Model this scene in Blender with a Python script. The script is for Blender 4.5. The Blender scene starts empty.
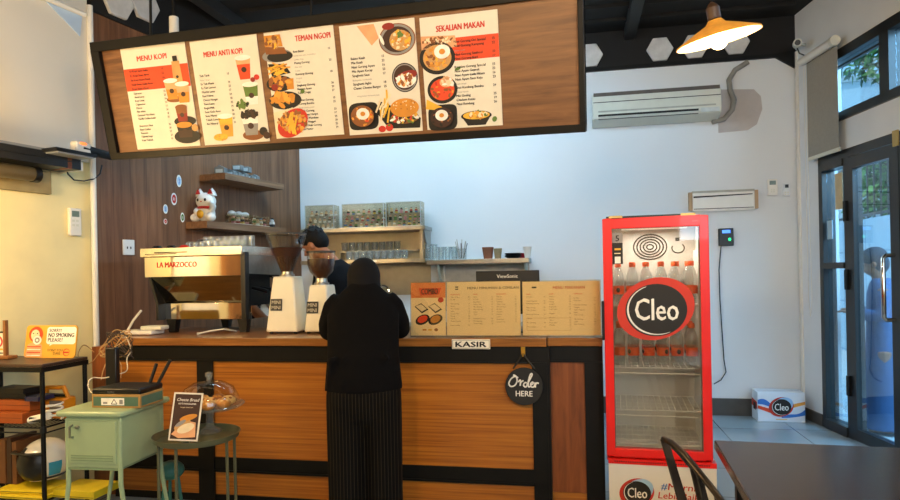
import bpy, bmesh, math, random
from mathutils import Vector, Matrix
random.seed(7)
SC = bpy.context.scene
COL = SC.collection
PI = math.pi
D2R = math.radians

# ------------------------------------------------------------------ camera, world, light, exposure
F_PX, CY, ROLL, EYE = 650.0, 272.6, 0.02, 1.40
CR = Vector((math.cos(ROLL), 0, -math.sin(ROLL)))
CU = Vector((math.sin(ROLL), 0, math.cos(ROLL)))
cam_d = bpy.data.cameras.new('camera')
cam = bpy.data.objects.new('camera', cam_d)
COL.objects.link(cam)
cam.matrix_world = Matrix(((CR.x, CU.x, 0, 0), (CR.y, CU.y, -1, 0), (CR.z, CU.z, 0, EYE), (0, 0, 0, 1)))
cam_d.sensor_width = 36
cam_d.lens = 36 * F_PX / 900
cam_d.shift_y = (CY - 250) / 900
cam_d.clip_start = 0.05
SC.camera = cam

w = bpy.data.worlds.new('World'); SC.world = w; w.use_nodes = True
bg = w.node_tree.nodes['Background']
bg.inputs[0].default_value = (0.45, 0.74, 1.0, 1)
bg.inputs[1].default_value = 1.5
vs = SC.view_settings
vs.view_transform = 'Standard'; vs.look = 'None'; vs.gamma = 1; vs.use_curve_mapping = False
vs.exposure = 0.45
SC.cycles.transparent_max_bounces = 32

def area(name, loc, target, sx, sy, power, col):
    d = bpy.data.lights.new(name, 'AREA'); d.shape = 'RECTANGLE'; d.size = sx; d.size_y = sy
    d.energy = power; d.color = col
    o = bpy.data.objects.new(name, d); COL.objects.link(o); o.location = loc
    o.rotation_euler = (Vector(target) - Vector(loc)).to_track_quat('-Z', 'Y').to_euler()
    return o
def spot(name, loc, target, ang, power, col, r=.06, blend=.6):
    d = bpy.data.lights.new(name, 'SPOT'); d.spot_size = D2R(ang); d.spot_blend = blend
    d.energy = power; d.color = col; d.shadow_soft_size = r
    o = bpy.data.objects.new(name, d); COL.objects.link(o); o.location = loc
    o.rotation_euler = (Vector(target) - Vector(loc)).to_track_quat('-Z', 'Y').to_euler()
    return o
def point(name, loc, power, col, r=.08):
    d = bpy.data.lights.new(name, 'POINT'); d.energy = power; d.color = col; d.shadow_soft_size = r
    o = bpy.data.objects.new(name, d); COL.objects.link(o); o.location = loc
    return o
sd = bpy.data.lights.new('sun', 'SUN'); sd.energy = 2.2; sd.angle = .1; sd.color = (1, .95, .88)
so = bpy.data.objects.new('sun', sd); COL.objects.link(so); so.rotation_euler = Vector((.35, .5, -1)).to_track_quat('-Z', 'Y').to_euler()
WARM = (1.0, 0.67, 0.34)
COOL = (0.55, 0.78, 1.0)
# unseen warm lamps added out of frame, added cool fills, daylight of the door side
point('unseen_lamp', (-0.7, 0.7, 2.5), 92, WARM, .12)
point('unseen_lamp', (1.0, 0.6, 2.6), 70, WARM, .12)
point('unseen_lamp', (-2.7, 2.95, 1.95), 52, (1, .66, .28), .1)  # added low and off frame to light the left wall yellow
point('unseen_lamp', (-2.2, 1.4, 3.1), 40, WARM, .12)  # added to warm the upper left panel
area('front_fill', (1.6, -2.6, 2.6), (0.3, 5, 1.6), 3.0, 1.6, 100, COOL)  # cool area light added inside the closed room in place of shop-front daylight
area('daylight_side', (5.2, 3.2, 3.4), (2.2, 5.0, 1.2), 3.0, 2.0, 420, (0.55, 0.8, 1.0))
area('back_wall_fill', (-0.6, 5.1, 3.3), (-0.4, 6.6, 1.6), 2.6, 0.3, 44, (0.5, 0.78, 1.0))  # no strip lamp here, added to cool and brighten the back wall

# ------------------------------------------------------------------ helpers
def W(px, py, D):
    return Vector((0, D, EYE)) + CR * ((px - 450) / F_PX * D) - CU * ((py - CY) / F_PX * D)
def ray(px, py):
    return W(px, py, 1.0) - Vector((0, 0, EYE))
def H(px, py, z):
    r = ray(px, py); t = (z - EYE) / r.z
    return Vector((0, 0, EYE)) + r * t
class Frame:
    def __init__(s, ox, oy, deg, oz=0):
        s.o = Vector((ox, oy, oz)); s.a = D2R(deg); s.deg = deg
        s.m = Matrix.Translation(s.o) @ Matrix.Rotation(s.a, 4, 'Z'); s.i = s.m.inverted()
    def at(s, px, py, y=0.0):                    # local point where the sight line meets local y
        c = s.i @ Vector((0, 0, EYE)); d = s.i.to_3x3() @ ray(px, py)
        return c + d * ((y - c.y) / d.y)
    def w(s, x, y, z):
        return s.m @ Vector((x, y, z))
def hexc(h):
    v = [int(h[i:i + 2], 16) / 255 for i in (0, 2, 4)]
    return tuple(x / 12.92 if x <= .04045 else ((x + .055) / 1.055) ** 2.4 for x in v)

MATS = {}
def _new(name):
    m = bpy.data.materials.new(name); m.use_nodes = True
    nt = m.node_tree; b = nt.nodes['Principled BSDF']; MATS[name] = m
    return m, nt, b
def mat(name, h, rough=.5, metal=0, var=.12, scale=14, bump=0, spec=.5, coat=0, trans=0, emit=0, alpha=1):
    if name in MATS: return MATS[name]
    m, nt, b = _new(name); c = hexc(h)
    tc = nt.nodes.new('ShaderNodeTexCoord'); n = nt.nodes.new('ShaderNodeTexNoise')
    n.inputs['Scale'].default_value = scale; n.inputs['Detail'].default_value = 5
    nt.links.new(tc.outputs['Object'], n.inputs['Vector'])
    r = nt.nodes.new('ShaderNodeValToRGB')
    r.color_ramp.elements[0].position = .3; r.color_ramp.elements[1].position = .7
    r.color_ramp.elements[0].color = tuple(x * (1 - var) for x in c) + (1,)
    r.color_ramp.elements[1].color = tuple(min(1, x * (1 + var)) for x in c) + (1,)
    nt.links.new(n.outputs['Fac'], r.inputs['Fac']); nt.links.new(r.outputs['Color'], b.inputs['Base Color'])
    b.inputs['Roughness'].default_value = rough; b.inputs['Metallic'].default_value = metal
    b.inputs['Specular IOR Level'].default_value = spec
    b.inputs['Coat Weight'].default_value = coat
    b.inputs['Transmission Weight'].default_value = trans
    if emit:
        nt.links.new(r.outputs['Color'], b.inputs['Emission Color']); b.inputs['Emission Strength'].default_value = emit
    if bump:
        bp = nt.nodes.new('ShaderNodeBump'); bp.inputs['Strength'].default_value = bump
        nt.links.new(n.outputs['Fac'], bp.inputs['Height']); nt.links.new(bp.outputs['Normal'], b.inputs['Normal'])
    return m
def wood(name, c1, c2, c3, stretch=(1, 12, 12), rough=.4, scale=2.2, plank=None, coat=0, bump=.08, dist=.6):
    m, nt, b = _new(name)
    tc = nt.nodes.new('ShaderNodeTexCoord'); mp = nt.nodes.new('ShaderNodeMapping')
    mp.inputs['Scale'].default_value = stretch
    nt.links.new(tc.outputs['Object'], mp.inputs['Vector'])
    n = nt.nodes.new('ShaderNodeTexNoise'); n.inputs['Scale'].default_value = scale; n.inputs['Detail'].default_value = 9
    n.inputs['Roughness'].default_value = .62; n.inputs['Distortion'].default_value = dist
    nt.links.new(mp.outputs['Vector'], n.inputs['Vector'])
    r = nt.nodes.new('ShaderNodeValToRGB')
    e = r.color_ramp.elements
    e[0].position = .3; e[0].color = hexc(c1) + (1,); e[1].position = .72; e[1].color = hexc(c3) + (1,)
    k = e.new(.5); k.color = hexc(c2) + (1,)
    nt.links.new(n.outputs['Fac'], r.inputs['Fac'])
    out = r.outputs['Color']
    if plank:                                     # (axis index, width) dark joints between boards + tone per board
        sp = nt.nodes.new('ShaderNodeSeparateXYZ'); nt.links.new(tc.outputs['Object'], sp.inputs[0])
        dv = nt.nodes.new('ShaderNodeMath'); dv.operation = 'DIVIDE'; dv.inputs[1].default_value = plank[1]
        nt.links.new(sp.outputs[plank[0]], dv.inputs[0])
        fl = nt.nodes.new('ShaderNodeMath'); fl.operation = 'FLOOR'; nt.links.new(dv.outputs[0], fl.inputs[0])
        wn = nt.nodes.new('ShaderNodeTexWhiteNoise'); wn.noise_dimensions = '1D'; nt.links.new(fl.outputs[0], wn.inputs['W'])
        fr = nt.nodes.new('ShaderNodeMath'); fr.operation = 'FRACT'; nt.links.new(dv.outputs[0], fr.inputs[0])
        lt = nt.nodes.new('ShaderNodeMath'); lt.operation = 'GREATER_THAN'; lt.inputs[1].default_value = plank[2] if len(plank) > 2 else .04
        nt.links.new(fr.outputs[0], lt.inputs[0])
        ma = nt.nodes.new('ShaderNodeMapRange'); ma.inputs['To Min'].default_value = .78; ma.inputs['To Max'].default_value = 1.12
        nt.links.new(wn.outputs['Value'], ma.inputs['Value'])
        jo = nt.nodes.new('ShaderNodeMapRange'); jo.inputs['To Min'].default_value = .55; jo.inputs['To Max'].default_value = 1
        nt.links.new(lt.outputs[0], jo.inputs['Value'])
        mu = nt.nodes.new('ShaderNodeMath'); mu.operation = 'MULTIPLY'
        nt.links.new(ma.outputs[0], mu.inputs[0]); nt.links.new(jo.outputs[0], mu.inputs[1])
        vm = nt.nodes.new('ShaderNodeVectorMath'); vm.operation = 'SCALE'
        nt.links.new(out, vm.inputs[0]); nt.links.new(mu.outputs[0], vm.inputs['Scale']); out = vm.outputs[0]
    nt.links.new(out, b.inputs['Base Color'])
    b.inputs['Roughness'].default_value = rough; b.inputs['Coat Weight'].default_value = coat
    bp = nt.nodes.new('ShaderNodeBump'); bp.inputs['Strength'].default_value = bump
    nt.links.new(n.outputs['Fac'], bp.inputs['Height']); nt.links.new(bp.outputs['Normal'], b.inputs['Normal'])
    return m
def pane(name, tint='ffffff', refl=.06, edge=.5, rough=.03, milk=0):          # thin clear sheet: see-through plus mirror sheen
    m = bpy.data.materials.new(name); m.use_nodes = True; nt = m.node_tree; nt.nodes.clear(); MATS[name] = m
    o = nt.nodes.new('ShaderNodeOutputMaterial'); t = nt.nodes.new('ShaderNodeBsdfTransparent'); g = nt.nodes.new('ShaderNodeBsdfGlossy')
    t.inputs[0].default_value = hexc(tint) + (1,); g.inputs['Roughness'].default_value = rough
    lw = nt.nodes.new('ShaderNodeLayerWeight'); lw.inputs[0].default_value = .25
    mr = nt.nodes.new('ShaderNodeMapRange'); mr.inputs['To Min'].default_value = refl; mr.inputs['To Max'].default_value = edge
    nt.links.new(lw.outputs['Facing'], mr.inputs['Value'])
    mx = nt.nodes.new('ShaderNodeMixShader'); nt.links.new(mr.outputs[0], mx.inputs[0])
    nt.links.new(t.outputs[0], mx.inputs[1]); nt.links.new(g.outputs[0], mx.inputs[2])
    if milk:
        df = nt.nodes.new('ShaderNodeBsdfDiffuse'); df.inputs[0].default_value = (.85, .87, .87, 1); tl = nt.nodes.new('ShaderNodeBsdfTranslucent'); tl.inputs[0].default_value = (.85, .87, .87, 1)
        ad = nt.nodes.new('ShaderNodeMixShader'); nt.links.new(df.outputs[0], ad.inputs[1]); nt.links.new(tl.outputs[0], ad.inputs[2])
        m2 = nt.nodes.new('ShaderNodeMixShader'); m2.inputs[0].default_value = milk; nt.links.new(mx.outputs[0], m2.inputs[1]); nt.links.new(ad.outputs[0], m2.inputs[2]); nt.links.new(m2.outputs[0], o.inputs[0])
    else: nt.links.new(mx.outputs[0], o.inputs[0])
    return m

TXT = {}
def text_mesh(s, bold=0):
    k = (s, bold)
    if k not in TXT:
        c = bpy.data.curves.new('t', 'FONT'); c.body = s; c.size = 1; c.resolution_u = 2; c.offset = bold
        o = bpy.data.objects.new('t', c); me = bpy.data.meshes.new_from_object(o)
        TXT[k] = ([v.co.copy() for v in me.vertices], [tuple(p.vertices) for p in me.polygons])
        bpy.data.objects.remove(o); bpy.data.meshes.remove(me); bpy.data.curves.remove(c)
    return TXT[k]

class MB:
    def __init__(s): s.v = []; s.f = []; s.mi = []; s.M = Matrix()
    def add(s, vs, fs, m=0):
        n = len(s.v); s.v += [tuple(s.M @ Vector(p)) for p in vs]
        for f in fs: s.f.append(tuple(i + n for i in f)); s.mi.append(m)
        return s
    def box(s, c, d, m=0, rot=None):
        x, y, z = (q / 2 for q in d); R = rot.to_matrix() if rot is not None else None
        vs = [Vector((a * x, b * y, e * z)) for a in (-1, 1) for b in (-1, 1) for e in (-1, 1)]
        if R: vs = [R @ v for v in vs]
        c = Vector(c)
        return s.add([v + c for v in vs], [(0, 1, 3, 2), (4, 6, 7, 5), (0, 4, 5, 1), (2, 3, 7, 6), (0, 2, 6, 4), (1, 5, 7, 3)], m)
    def bb(s, x0, x1, y0, y1, z0, z1, m=0):
        return s.box(((x0 + x1) / 2, (y0 + y1) / 2, (z0 + z1) / 2), (abs(x1 - x0), abs(y1 - y0), abs(z1 - z0)), m)
    def frus(s, c, d0, d1, z0, z1, m=0, off=(0, 0)):                 # tapered box
        vs = []
        for (d, z, o) in ((d0, z0, (0, 0)), (d1, z1, off)):
            for a, b in ((-1, -1), (1, -1), (1, 1), (-1, 1)):
                vs.append((c[0] + o[0] + a * d[0] / 2, c[1] + o[1] + b * d[1] / 2, z))
        return s.add(vs, [(3, 2, 1, 0), (4, 5, 6, 7), (0, 1, 5, 4), (1, 2, 6, 5), (2, 3, 7, 6), (3, 0, 4, 7)], m)
    def prism(s, poly, t0, t1, ax='z', m=0):                          # polygon extruded along an axis
        def p(a, b, t): return {'z': (a, b, t), 'y': (a, t, b), 'x': (t, a, b)}[ax]
        n = len(poly); vs = [p(a, b, t0) for a, b in poly] + [p(a, b, t1) for a, b in poly]
        fs = [tuple(range(n))[::-1], tuple(range(n, 2 * n))] + [(i, (i + 1) % n, n + (i + 1) % n, n + i) for i in range(n)]
        return s.add(vs, fs, m)
    def quad(s, pts, m=0): return s.add(pts, [tuple(range(len(pts)))], m)
    def lathe(s, prof, c=(0, 0, 0), seg=24, m=0, sx=1, sy=1):
        vs = []; fs = []; n = len(prof)
        for k in range(seg):
            a = 2 * PI * k / seg
            for r, z in prof: vs.append((c[0] + r * sx * math.cos(a), c[1] + r * sy * math.sin(a), c[2] + z))
        for k in range(seg):
            q = (k + 1) % seg
            for i in range(n - 1): fs.append((k * n + i, q * n + i, q * n + i + 1, k * n + i + 1))
        if prof[0][0] > 1e-6: fs.append(tuple(k * n for k in range(seg))[::-1])
        if prof[-1][0] > 1e-6: fs.append(tuple(k * n + n - 1 for k in range(seg)))
        return s.add(vs, fs, m)
    def shell(s, prof, c=(0, 0, 0), seg=24, m=0):                     # open lathe (no caps)
        vs = []; fs = []; n = len(prof)
        for k in range(seg):
            a = 2 * PI * k / seg
            for r, z in prof: vs.append((c[0] + r * math.cos(a), c[1] + r * math.sin(a), c[2] + z))
        for k in range(seg):
            q = (k + 1) % seg
            for i in range(n - 1): fs.append((k * n + i, q * n + i, q * n + i + 1, k * n + i + 1))
        return s.add(vs, fs, m)
    def cyl(s, c, r, h, seg=20, m=0, r1=None): return s.lathe([(r, 0), (r if r1 is None else r1, h)], c, seg, m)
    def tube(s, pts, r, seg=8, closed=False, m=0, flat=1.0):
        pts = [Vector(p) for p in pts]; n = len(pts); rs = r if isinstance(r, (list, tuple)) else [r] * n
        vs = []; up = None
        for i in range(n):
            a = pts[(i - 1) % n] if (closed or i > 0) else pts[i]; b = pts[(i + 1) % n] if (closed or i < n - 1) else pts[i]
            t = (b - a).normalized()
            if up is None: up = Vector((0, 0, 1)) if abs(t.z) < .9 else Vector((1, 0, 0))
            sd = t.cross(up)
            if sd.length < 1e-5: sd = t.orthogonal()
            sd.normalize(); up = sd.cross(t).normalized()
            for k in range(seg):
                an = 2 * PI * k / seg
                vs.append(pts[i] + sd * (math.cos(an) * rs[i]) + up * (math.sin(an) * rs[i] * flat))
        fs = []
        for i in range(n if closed else n - 1):
            j = (i + 1) % n
            for k in range(seg): fs.append((i * seg + k, i * seg + (k + 1) % seg, j * seg + (k + 1) % seg, j * seg + k))
        if not closed: fs += [tuple(range(seg))[::-1], tuple((n - 1) * seg + k for k in range(seg))]
        return s.add(vs, fs, m)
    def loft(s, rings, seg=24, m=0):                                  # rings (cx,cy,cz,rx,ry[,tilt about x])
        vs = []; fs = []; n = len(rings)
        for R in rings:
            t = R[5] if len(R) > 5 else 0
            for k in range(seg):
                a = 2 * PI * k / seg; y = R[4] * math.sin(a)
                vs.append((R[0] + R[3] * math.cos(a), R[1] + y * math.cos(t), R[2] + y * math.sin(t)))
        for i in range(n - 1):
            for k in range(seg): fs.append((i * seg + k, i * seg + (k + 1) % seg, (i + 1) * seg + (k + 1) % seg, (i + 1) * seg + k))
        fs += [tuple(range(seg))[::-1], tuple((n - 1) * seg + k for k in range(seg))]
        return s.add(vs, fs, m)
    def ball(s, c, r, seg=16, m=0, z0=-1.0, z1=1.0):
        r = r if isinstance(r, (list, tuple)) else (r, r, r); n = max(5, seg // 2)
        t0 = math.asin(max(-1, z0)); t1 = math.asin(min(1, z1))
        pr = []
        for i in range(n + 1):
            t = t0 + (t1 - t0) * i / n; pr.append((max(0, math.cos(t)), math.sin(t)))
        vs = []; fs = []; k1 = n + 1
        for k in range(seg):
            a = 2 * PI * k / seg
            for q, z in pr: vs.append((c[0] + r[0] * q * math.cos(a), c[1] + r[1] * q * math.sin(a), c[2] + r[2] * z))
        for k in range(seg):
            q = (k + 1) % seg
            for i in range(n): fs.append((k * k1 + i, q * k1 + i, q * k1 + i + 1, k * k1 + i + 1))
        return s.add(vs, fs, m)
    def text(s, txt, x, z, size, y=0.0, m=0, align='c', bold=.0, wid=None, shear=0, th=0):   # upright, readable from -y
        vs, fs = text_mesh(txt, 0)
        if not vs: return s
        x0 = min(v.x for v in vs); x1 = max(v.x for v in vs)
        k = size; kx = size if wid is None else wid / (x1 - x0)
        ox = {'c': -(x0 + x1) / 2, 'l': -x0, 'r': -x1}[align]
        for j, (du, dv) in enumerate(((-1, -.5), (1, .5)) if bold else ((0, 0),)):
            s.add([(x + (v.x + ox) * kx + v.y * k * shear + du * bold * k, y - j * 1e-5, z + v.y * k + dv * bold * k) for v in vs], fs, m)
        return s
    def disc(s, x, z, rx, rz, y=0, m=0, seg=24, a0=0):
        return s.quad([(x + rx * math.cos(2 * PI * k / seg + a0), y, z + rz * math.sin(2 * PI * k / seg + a0)) for k in range(seg)][::1], m)
    def rect(s, x0, x1, z0, z1, y=0, m=0): return s.quad([(x0, y, z0), (x1, y, z0), (x1, y, z1), (x0, y, z1)], m)
    def build(s, name, mats, parent=None, smooth=35, bev=0, bseg=2, frame=None):
        me = bpy.data.meshes.new(name); me.from_pydata(s.v, [], s.f)
        for m in (mats if isinstance(mats, (list, tuple)) else [mats]): me.materials.append(m)
        for p, i in zip(me.polygons, s.mi): p.material_index = i
        bm = bmesh.new(); bm.from_mesh(me)
        bmesh.ops.remove_doubles(bm, verts=bm.verts, dist=1e-5)
        bm.to_mesh(me); bm.free()
        if smooth:
            me.shade_smooth(); me.set_sharp_from_angle(angle=D2R(smooth))
        o = bpy.data.objects.new(name, me); COL.objects.link(o)
        if parent is not None: o.parent = parent
        if frame is not None: o.location = frame.o; o.rotation_euler = (0, 0, frame.a)
        if bev:
            b = o.modifiers.new('bevel', 'BEVEL'); b.width = bev; b.segments = bseg; b.limit_method = 'ANGLE'; b.angle_limit = D2R(40)
        return o
def tag(o, label=None, cat=None, group=None, kind=None):
    if label: o['label'] = label
    if cat: o['category'] = cat
    if group: o['group'] = group
    if kind: o['kind'] = kind
    return o
def thing(name, label, cat, loc=(0, 0, 0), rz=0, group=None):
    o = bpy.data.objects.new(name, None); COL.objects.link(o); o.empty_display_size = .1
    o.location = loc; o.rotation_euler = (0, 0, rz)
    return tag(o, label, cat, group)
def dup(root, loc, rz=None, label=None, group=None):
    r = root.copy(); COL.objects.link(r); r.location = loc
    if rz is not None: r.rotation_euler = (r.rotation_euler[0], r.rotation_euler[1], rz)
    if label: r['label'] = label
    if group: r['group'] = group
    for ch in [o for o in COL.objects if o.parent == root]:
        c = ch.copy(); COL.objects.link(c); c.parent = r
        for g in [o for o in COL.objects if o.parent == ch]:
            d = g.copy(); COL.objects.link(d); d.parent = c
    return r
def struct(o, label=None, cat='structure'):
    o['kind'] = 'structure'
    if label: o['label'] = label; o['category'] = cat
    return o
def remeshed(mb, name, m, parent, voxel=.012, smooth=6):
    o = mb.build(name, m, parent, smooth=0)
    r = o.modifiers.new('r', 'REMESH'); r.mode = 'VOXEL'; r.voxel_size = voxel
    if smooth:
        q = o.modifiers.new('s', 'SMOOTH'); q.iterations = smooth; q.factor = .5
    bpy.context.view_layer.update()
    dg = bpy.context.evaluated_depsgraph_get()
    me = bpy.data.meshes.new_from_object(o.evaluated_get(dg)); o.modifiers.clear(); o.data = me
    me.shade_smooth()
    if not me.materials: me.materials.append(m)
    return o

# ------------------------------------------------------------------ materials
M_white = mat('white_paint', 'dfe3e6', .7, var=.03, scale=3)
M_cream = mat('warm_toned_cream', 'efdfa6', .75, var=.05, scale=5)  # cream, yellowed to carry the warm light on the lower left wall
M_black = mat('black_metal', '0b0a08', .5, var=.2, spec=.25)
M_dark = mat('black_plastic', '0c0c0d', .4, var=.15)
M_chrome = mat('chrome', 'd9d6cf', .07, 1, var=.02)
M_steel = mat('brushed_steel', 'a8a49a', .32, 1, var=.08, scale=30)
M_red = mat('red_enamel', 'e3150c', .35, var=.04, coat=.2)
M_orange = mat('orange_plastic', 'e2501c', .4, var=.05)
M_wplast = mat('white_plastic', 'e6e3da', .4, var=.03)
M_paper = mat('paper', 'e2dccb', .6, var=.03)
M_ink = mat('black_ink', '17130f', .6, var=.1)
M_redink = mat('red_ink', 'c8301c', .6, var=.05)
M_orink = mat('orange_ink', 'e0481f', .6, var=.05)
M_oak = wood('counter_wood', '7c430f', 'a5611c', 'bd7a28', (.7, 44, 44), .36, 1.7, coat=.15, dist=.15)
M_walnut = wood('walnut_board', '5c3a20', '78502e', '8a5f38', (1.2, 14, 14), .45, 2.0)
M_slab = wood('slab_wood', '6a3f18', '8f5a26', 'a76f36', (1.0, 20, 20), .28, 2.4, coat=.3)
M_wallwood = wood('wall_wood', '5e3c24', '7d5436', '8f6444', (14, 14, .9), .5, 1.6, plank=(0, .155, .03))
M_redwood = wood('red_wood', '5e3014', '82451d', '965528', (12, 12, 1.2), .4, 2.0)
M_glass = pane('clear_glass', 'f4f8f8', .07, .55)
M_door_glass = pane('door_glass', 'cfe3ee', .05, .4)
M_acryl = pane('clear_acrylic', 'f6f3ea', .05, .45)
M_fridge_glass = pane('fridge_glass', 'eeeeea', .05, .4)
M_glassware = pane('glassware', 'f2f6f5', .06, .5, .08, .12)
M_bottle = pane('bottle_plastic', 'f0f2f1', .08, .55, .1, .10)
# ------------------------------------------------------------------ frames of the place
_o = W(330, 345, 3.9)
CF = Frame(_o.x, _o.y, -11.5)                 # front face of the counter
BF = Frame(3.24, 6.02, -11.0)                 # back wall, origin in the right-hand corner, x runs negative to the left
LF = Frame(-2.527, 4.6, 68.9)                 # left wall, x runs away from the camera
RF = Frame(3.24, 6.02, -92.6)                 # right wall, x runs towards the camera
CZ = 3.72; WZ = 3.37                          # ceiling, top of the white walls
def cross2(fa, fb):
    a, b = fa.o, fb.o; u = Vector((math.cos(fa.a), math.sin(fa.a))); v = Vector((math.cos(fb.a), math.sin(fb.a)))
    d = Vector((b.x - a.x, b.y - a.y)); den = u.x * v.y - u.y * v.x
    return (d.x * v.y - d.y * v.x) / den, (d.x * u.y - d.y * u.x) / den
LX1, BX0 = cross2(LF, BF)                     # where left and back wall meet
LX0 = -8.6                                    # left wall runs behind the camera
RX1 = 10.0

# floor
m, nt, b = _new('floor_tile')
tc = nt.nodes.new('ShaderNodeTexCoord'); br = nt.nodes.new('ShaderNodeTexBrick')
mp = nt.nodes.new('ShaderNodeMapping'); mp.inputs['Rotation'].default_value = (0, 0, D2R(11))
br.offset = 0; br.inputs['Scale'].default_value = 1.0; br.inputs['Brick Width'].default_value = .6; br.inputs['Row Height'].default_value = .6
br.inputs['Mortar Size'].default_value = .004; br.inputs['Color1'].default_value = hexc('8f9aa0') + (1,); br.inputs['Color2'].default_value = hexc('98a2a6') + (1,)
br.inputs['Mortar'].default_value = hexc('4f5a60') + (1,)
nt.links.new(tc.outputs['Object'], mp.inputs[0]); nt.links.new(mp.outputs[0], br.inputs['Vector']); nt.links.new(br.outputs['Color'], b.inputs['Base Color'])
b.inputs['Roughness'].default_value = .16
cl = LF.w(LX0, 0, 0); cb = LF.w(LX1, 0, 0); cr = RF.w(0, 0, 0); cr2 = RF.w(RX1, 0, 0)
poly = [(p.x, p.y) for p in (cl, cr2, cr, cb)]
struct(MB().prism(poly, -.05, 0).build('floor', m, smooth=0), 'grey tiled shop floor with thin joints', 'floor')
# ceiling deck with ribs
M_ceil = mat('ceiling_black', '0e0b09', .8, var=.15, scale=6)
M_beam = mat('beam_black', '262524', .6, var=.1)
struct(MB().prism(poly, CZ, CZ + .06).build('ceiling', M_ceil, smooth=0), 'black ceiling deck above the bar', 'ceiling')
mb = MB()
for k in range(9): mb.bb(BX0 + .1, -.1, -.35 - k * .33, -.29 - k * .33, CZ - .03, CZ + .002)
struct(mb.build('trim_1', M_ceil, frame=BF, smooth=0), 'thin black ribs across the ceiling deck', 'ceiling rib')
xs = [BF.at(629.5, 41).x, BF.at(629.5, 41).x - 1.75, BF.at(629.5, 41).x - 3.5]
for n, x in enumerate(xs):
    struct(MB().bb(x - .05, x + .05, -6.5, -.01, CZ - .1, CZ - .002).build('trim_%d' % (n + 2), M_beam, frame=BF, smooth=0),
           ['black steel ceiling beam right of the menu board', 'black steel ceiling beam above the menu board middle', 'black steel ceiling beam above the menu board left'][n], 'ceiling beam')

# back wall: white below, black band on top
m, nt, b = _new('back_wall_paint')
tc = nt.nodes.new('ShaderNodeTexCoord'); n1 = nt.nodes.new('ShaderNodeTexNoise'); n1.inputs['Scale'].default_value = 1.3; n1.inputs['Detail'].default_value = 4
rp = nt.nodes.new('ShaderNodeValToRGB'); rp.color_ramp.elements[0].color = hexc('d3d7da') + (1,); rp.color_ramp.elements[1].color = hexc('e0e3e4') + (1,)
nt.links.new(tc.outputs['Object'], n1.inputs[0]); nt.links.new(n1.outputs[0], rp.inputs[0]); nt.links.new(rp.outputs[0], b.inputs['Base Color']); b.inputs['Roughness'].default_value = .55
wb = struct(MB().bb(BX0 - .2, .15, 0, .15, -.05, WZ).build('wall_back', m, frame=BF, smooth=0), 'white back wall behind the bar', 'wall')
struct(MB().bb(BX0 - .2, .15, .002, .15, WZ, CZ + .06).build('wall_back_top', M_ceil, frame=BF, smooth=0), 'black band of wall under the ceiling', 'wall')
# cut corner strip + black lip
c0 = BF.at(775, 58); c1 = BF.at(800, 66)
mb = MB().bb(BX0, c0.x, -.03, 0, WZ - .035, WZ)
mb.prism([(c0.x, WZ - .035), (0, c1.z - .03), (0, WZ + .02), (c0.x, WZ)], -.03, 0, 'y')
struct(mb.build('trim_5', M_black, frame=BF, smooth=0), 'thin black lip along the top of the white back wall', 'trim')
struct(MB().bb(-2.2, 0, -.02, 0, 0, .16).build('baseboard_back', mat('skirting', '4a4640', .5), frame=BF, smooth=0), 'dark skirting along the back wall', 'skirting')
# bare patch of older paint beside the air conditioner
pa = BF.at(745, 108)
pl = [(pa.x - .24, pa.z - .22), (pa.x + .02, pa.z - .21), (pa.x + .1, pa.z - .16), (pa.x + .15, pa.z - .02), (pa.x + .14, pa.z + .1), (pa.x + .08, pa.z + .17), (pa.x - .24, pa.z + .19)]
struct(MB().prism(pl, -.004, 0, 'y').build('trim_6', mat('old_paint', 'b9b3b0', .8, var=.04), frame=BF, smooth=0), 'greyish unpainted patch of wall beside the air conditioner', 'wall patch')

# left wall
LZ = 2.16
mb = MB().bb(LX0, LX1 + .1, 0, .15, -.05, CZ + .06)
struct(mb.build('wall_left', M_cream, frame=LF, smooth=0), 'cream left wall with warm light in its tone behind the metal rack', 'wall')
a = LF.at(0, 141); a2 = LF.at(81, 157)
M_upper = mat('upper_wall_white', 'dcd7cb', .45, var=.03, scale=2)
xw = LF.at(88, 100).x
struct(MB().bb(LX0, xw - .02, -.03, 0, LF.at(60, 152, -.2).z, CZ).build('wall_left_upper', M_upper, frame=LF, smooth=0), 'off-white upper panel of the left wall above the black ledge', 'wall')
t = [LF.at(*q, -.036) for q in ((46, 1), (82, 15.5), (80, 36))]
struct(MB().prism([(p.x, p.z) for p in t], -.038, -.03, 'y').build('window_2', mat('daylight_blue_pane', 'b9d0ea', .3, var=.02), frame=LF, smooth=0), 'pale blue triangle of glass in the top corner of the white panel', 'window')  # bluish daylight behind the glass is put into the opaque colour
t = [LF.at(*q, -.05) for q in ((38, -3), (85, 14.5))]
mb = MB().tube([(t[0].x - .5, -.05, t[0].z + .33 * 0 + .02), (t[1].x, -.05, t[1].z)], .02)
struct(mb.build('trim_7', M_wplast, frame=LF), 'pale rail along the top of the white panel', 'trim')
# black over-band + wood cladding on the left wall
zc = LF.at(90, 13).z
struct(MB().bb(xw + .0, LX1, -.05, 0, zc, CZ).build('trim_8', M_ceil, frame=LF, smooth=0), 'black band above the wood cladding on the left', 'wall band')
struct(MB().bb(xw + .03, LX1, -.03, 0, 0, zc).build('wall_left_cladding', M_wallwood, frame=LF, smooth=0), 'brown wood cladding on the left wall behind the coffee machine', 'wall cladding')
# white pipe in the joint
p0 = LF.at(91, 100, -.04)
pipe = MB().tube([(p0.x, -.045, .9), (p0.x, -.045, zc + .03)], .02, 10).build('pipe', M_wplast, frame=LF)
tag(pipe, 'white vertical pipe between the cream wall and the wood cladding', 'pipe')
q = W(92, 480, 4.25); 
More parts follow.
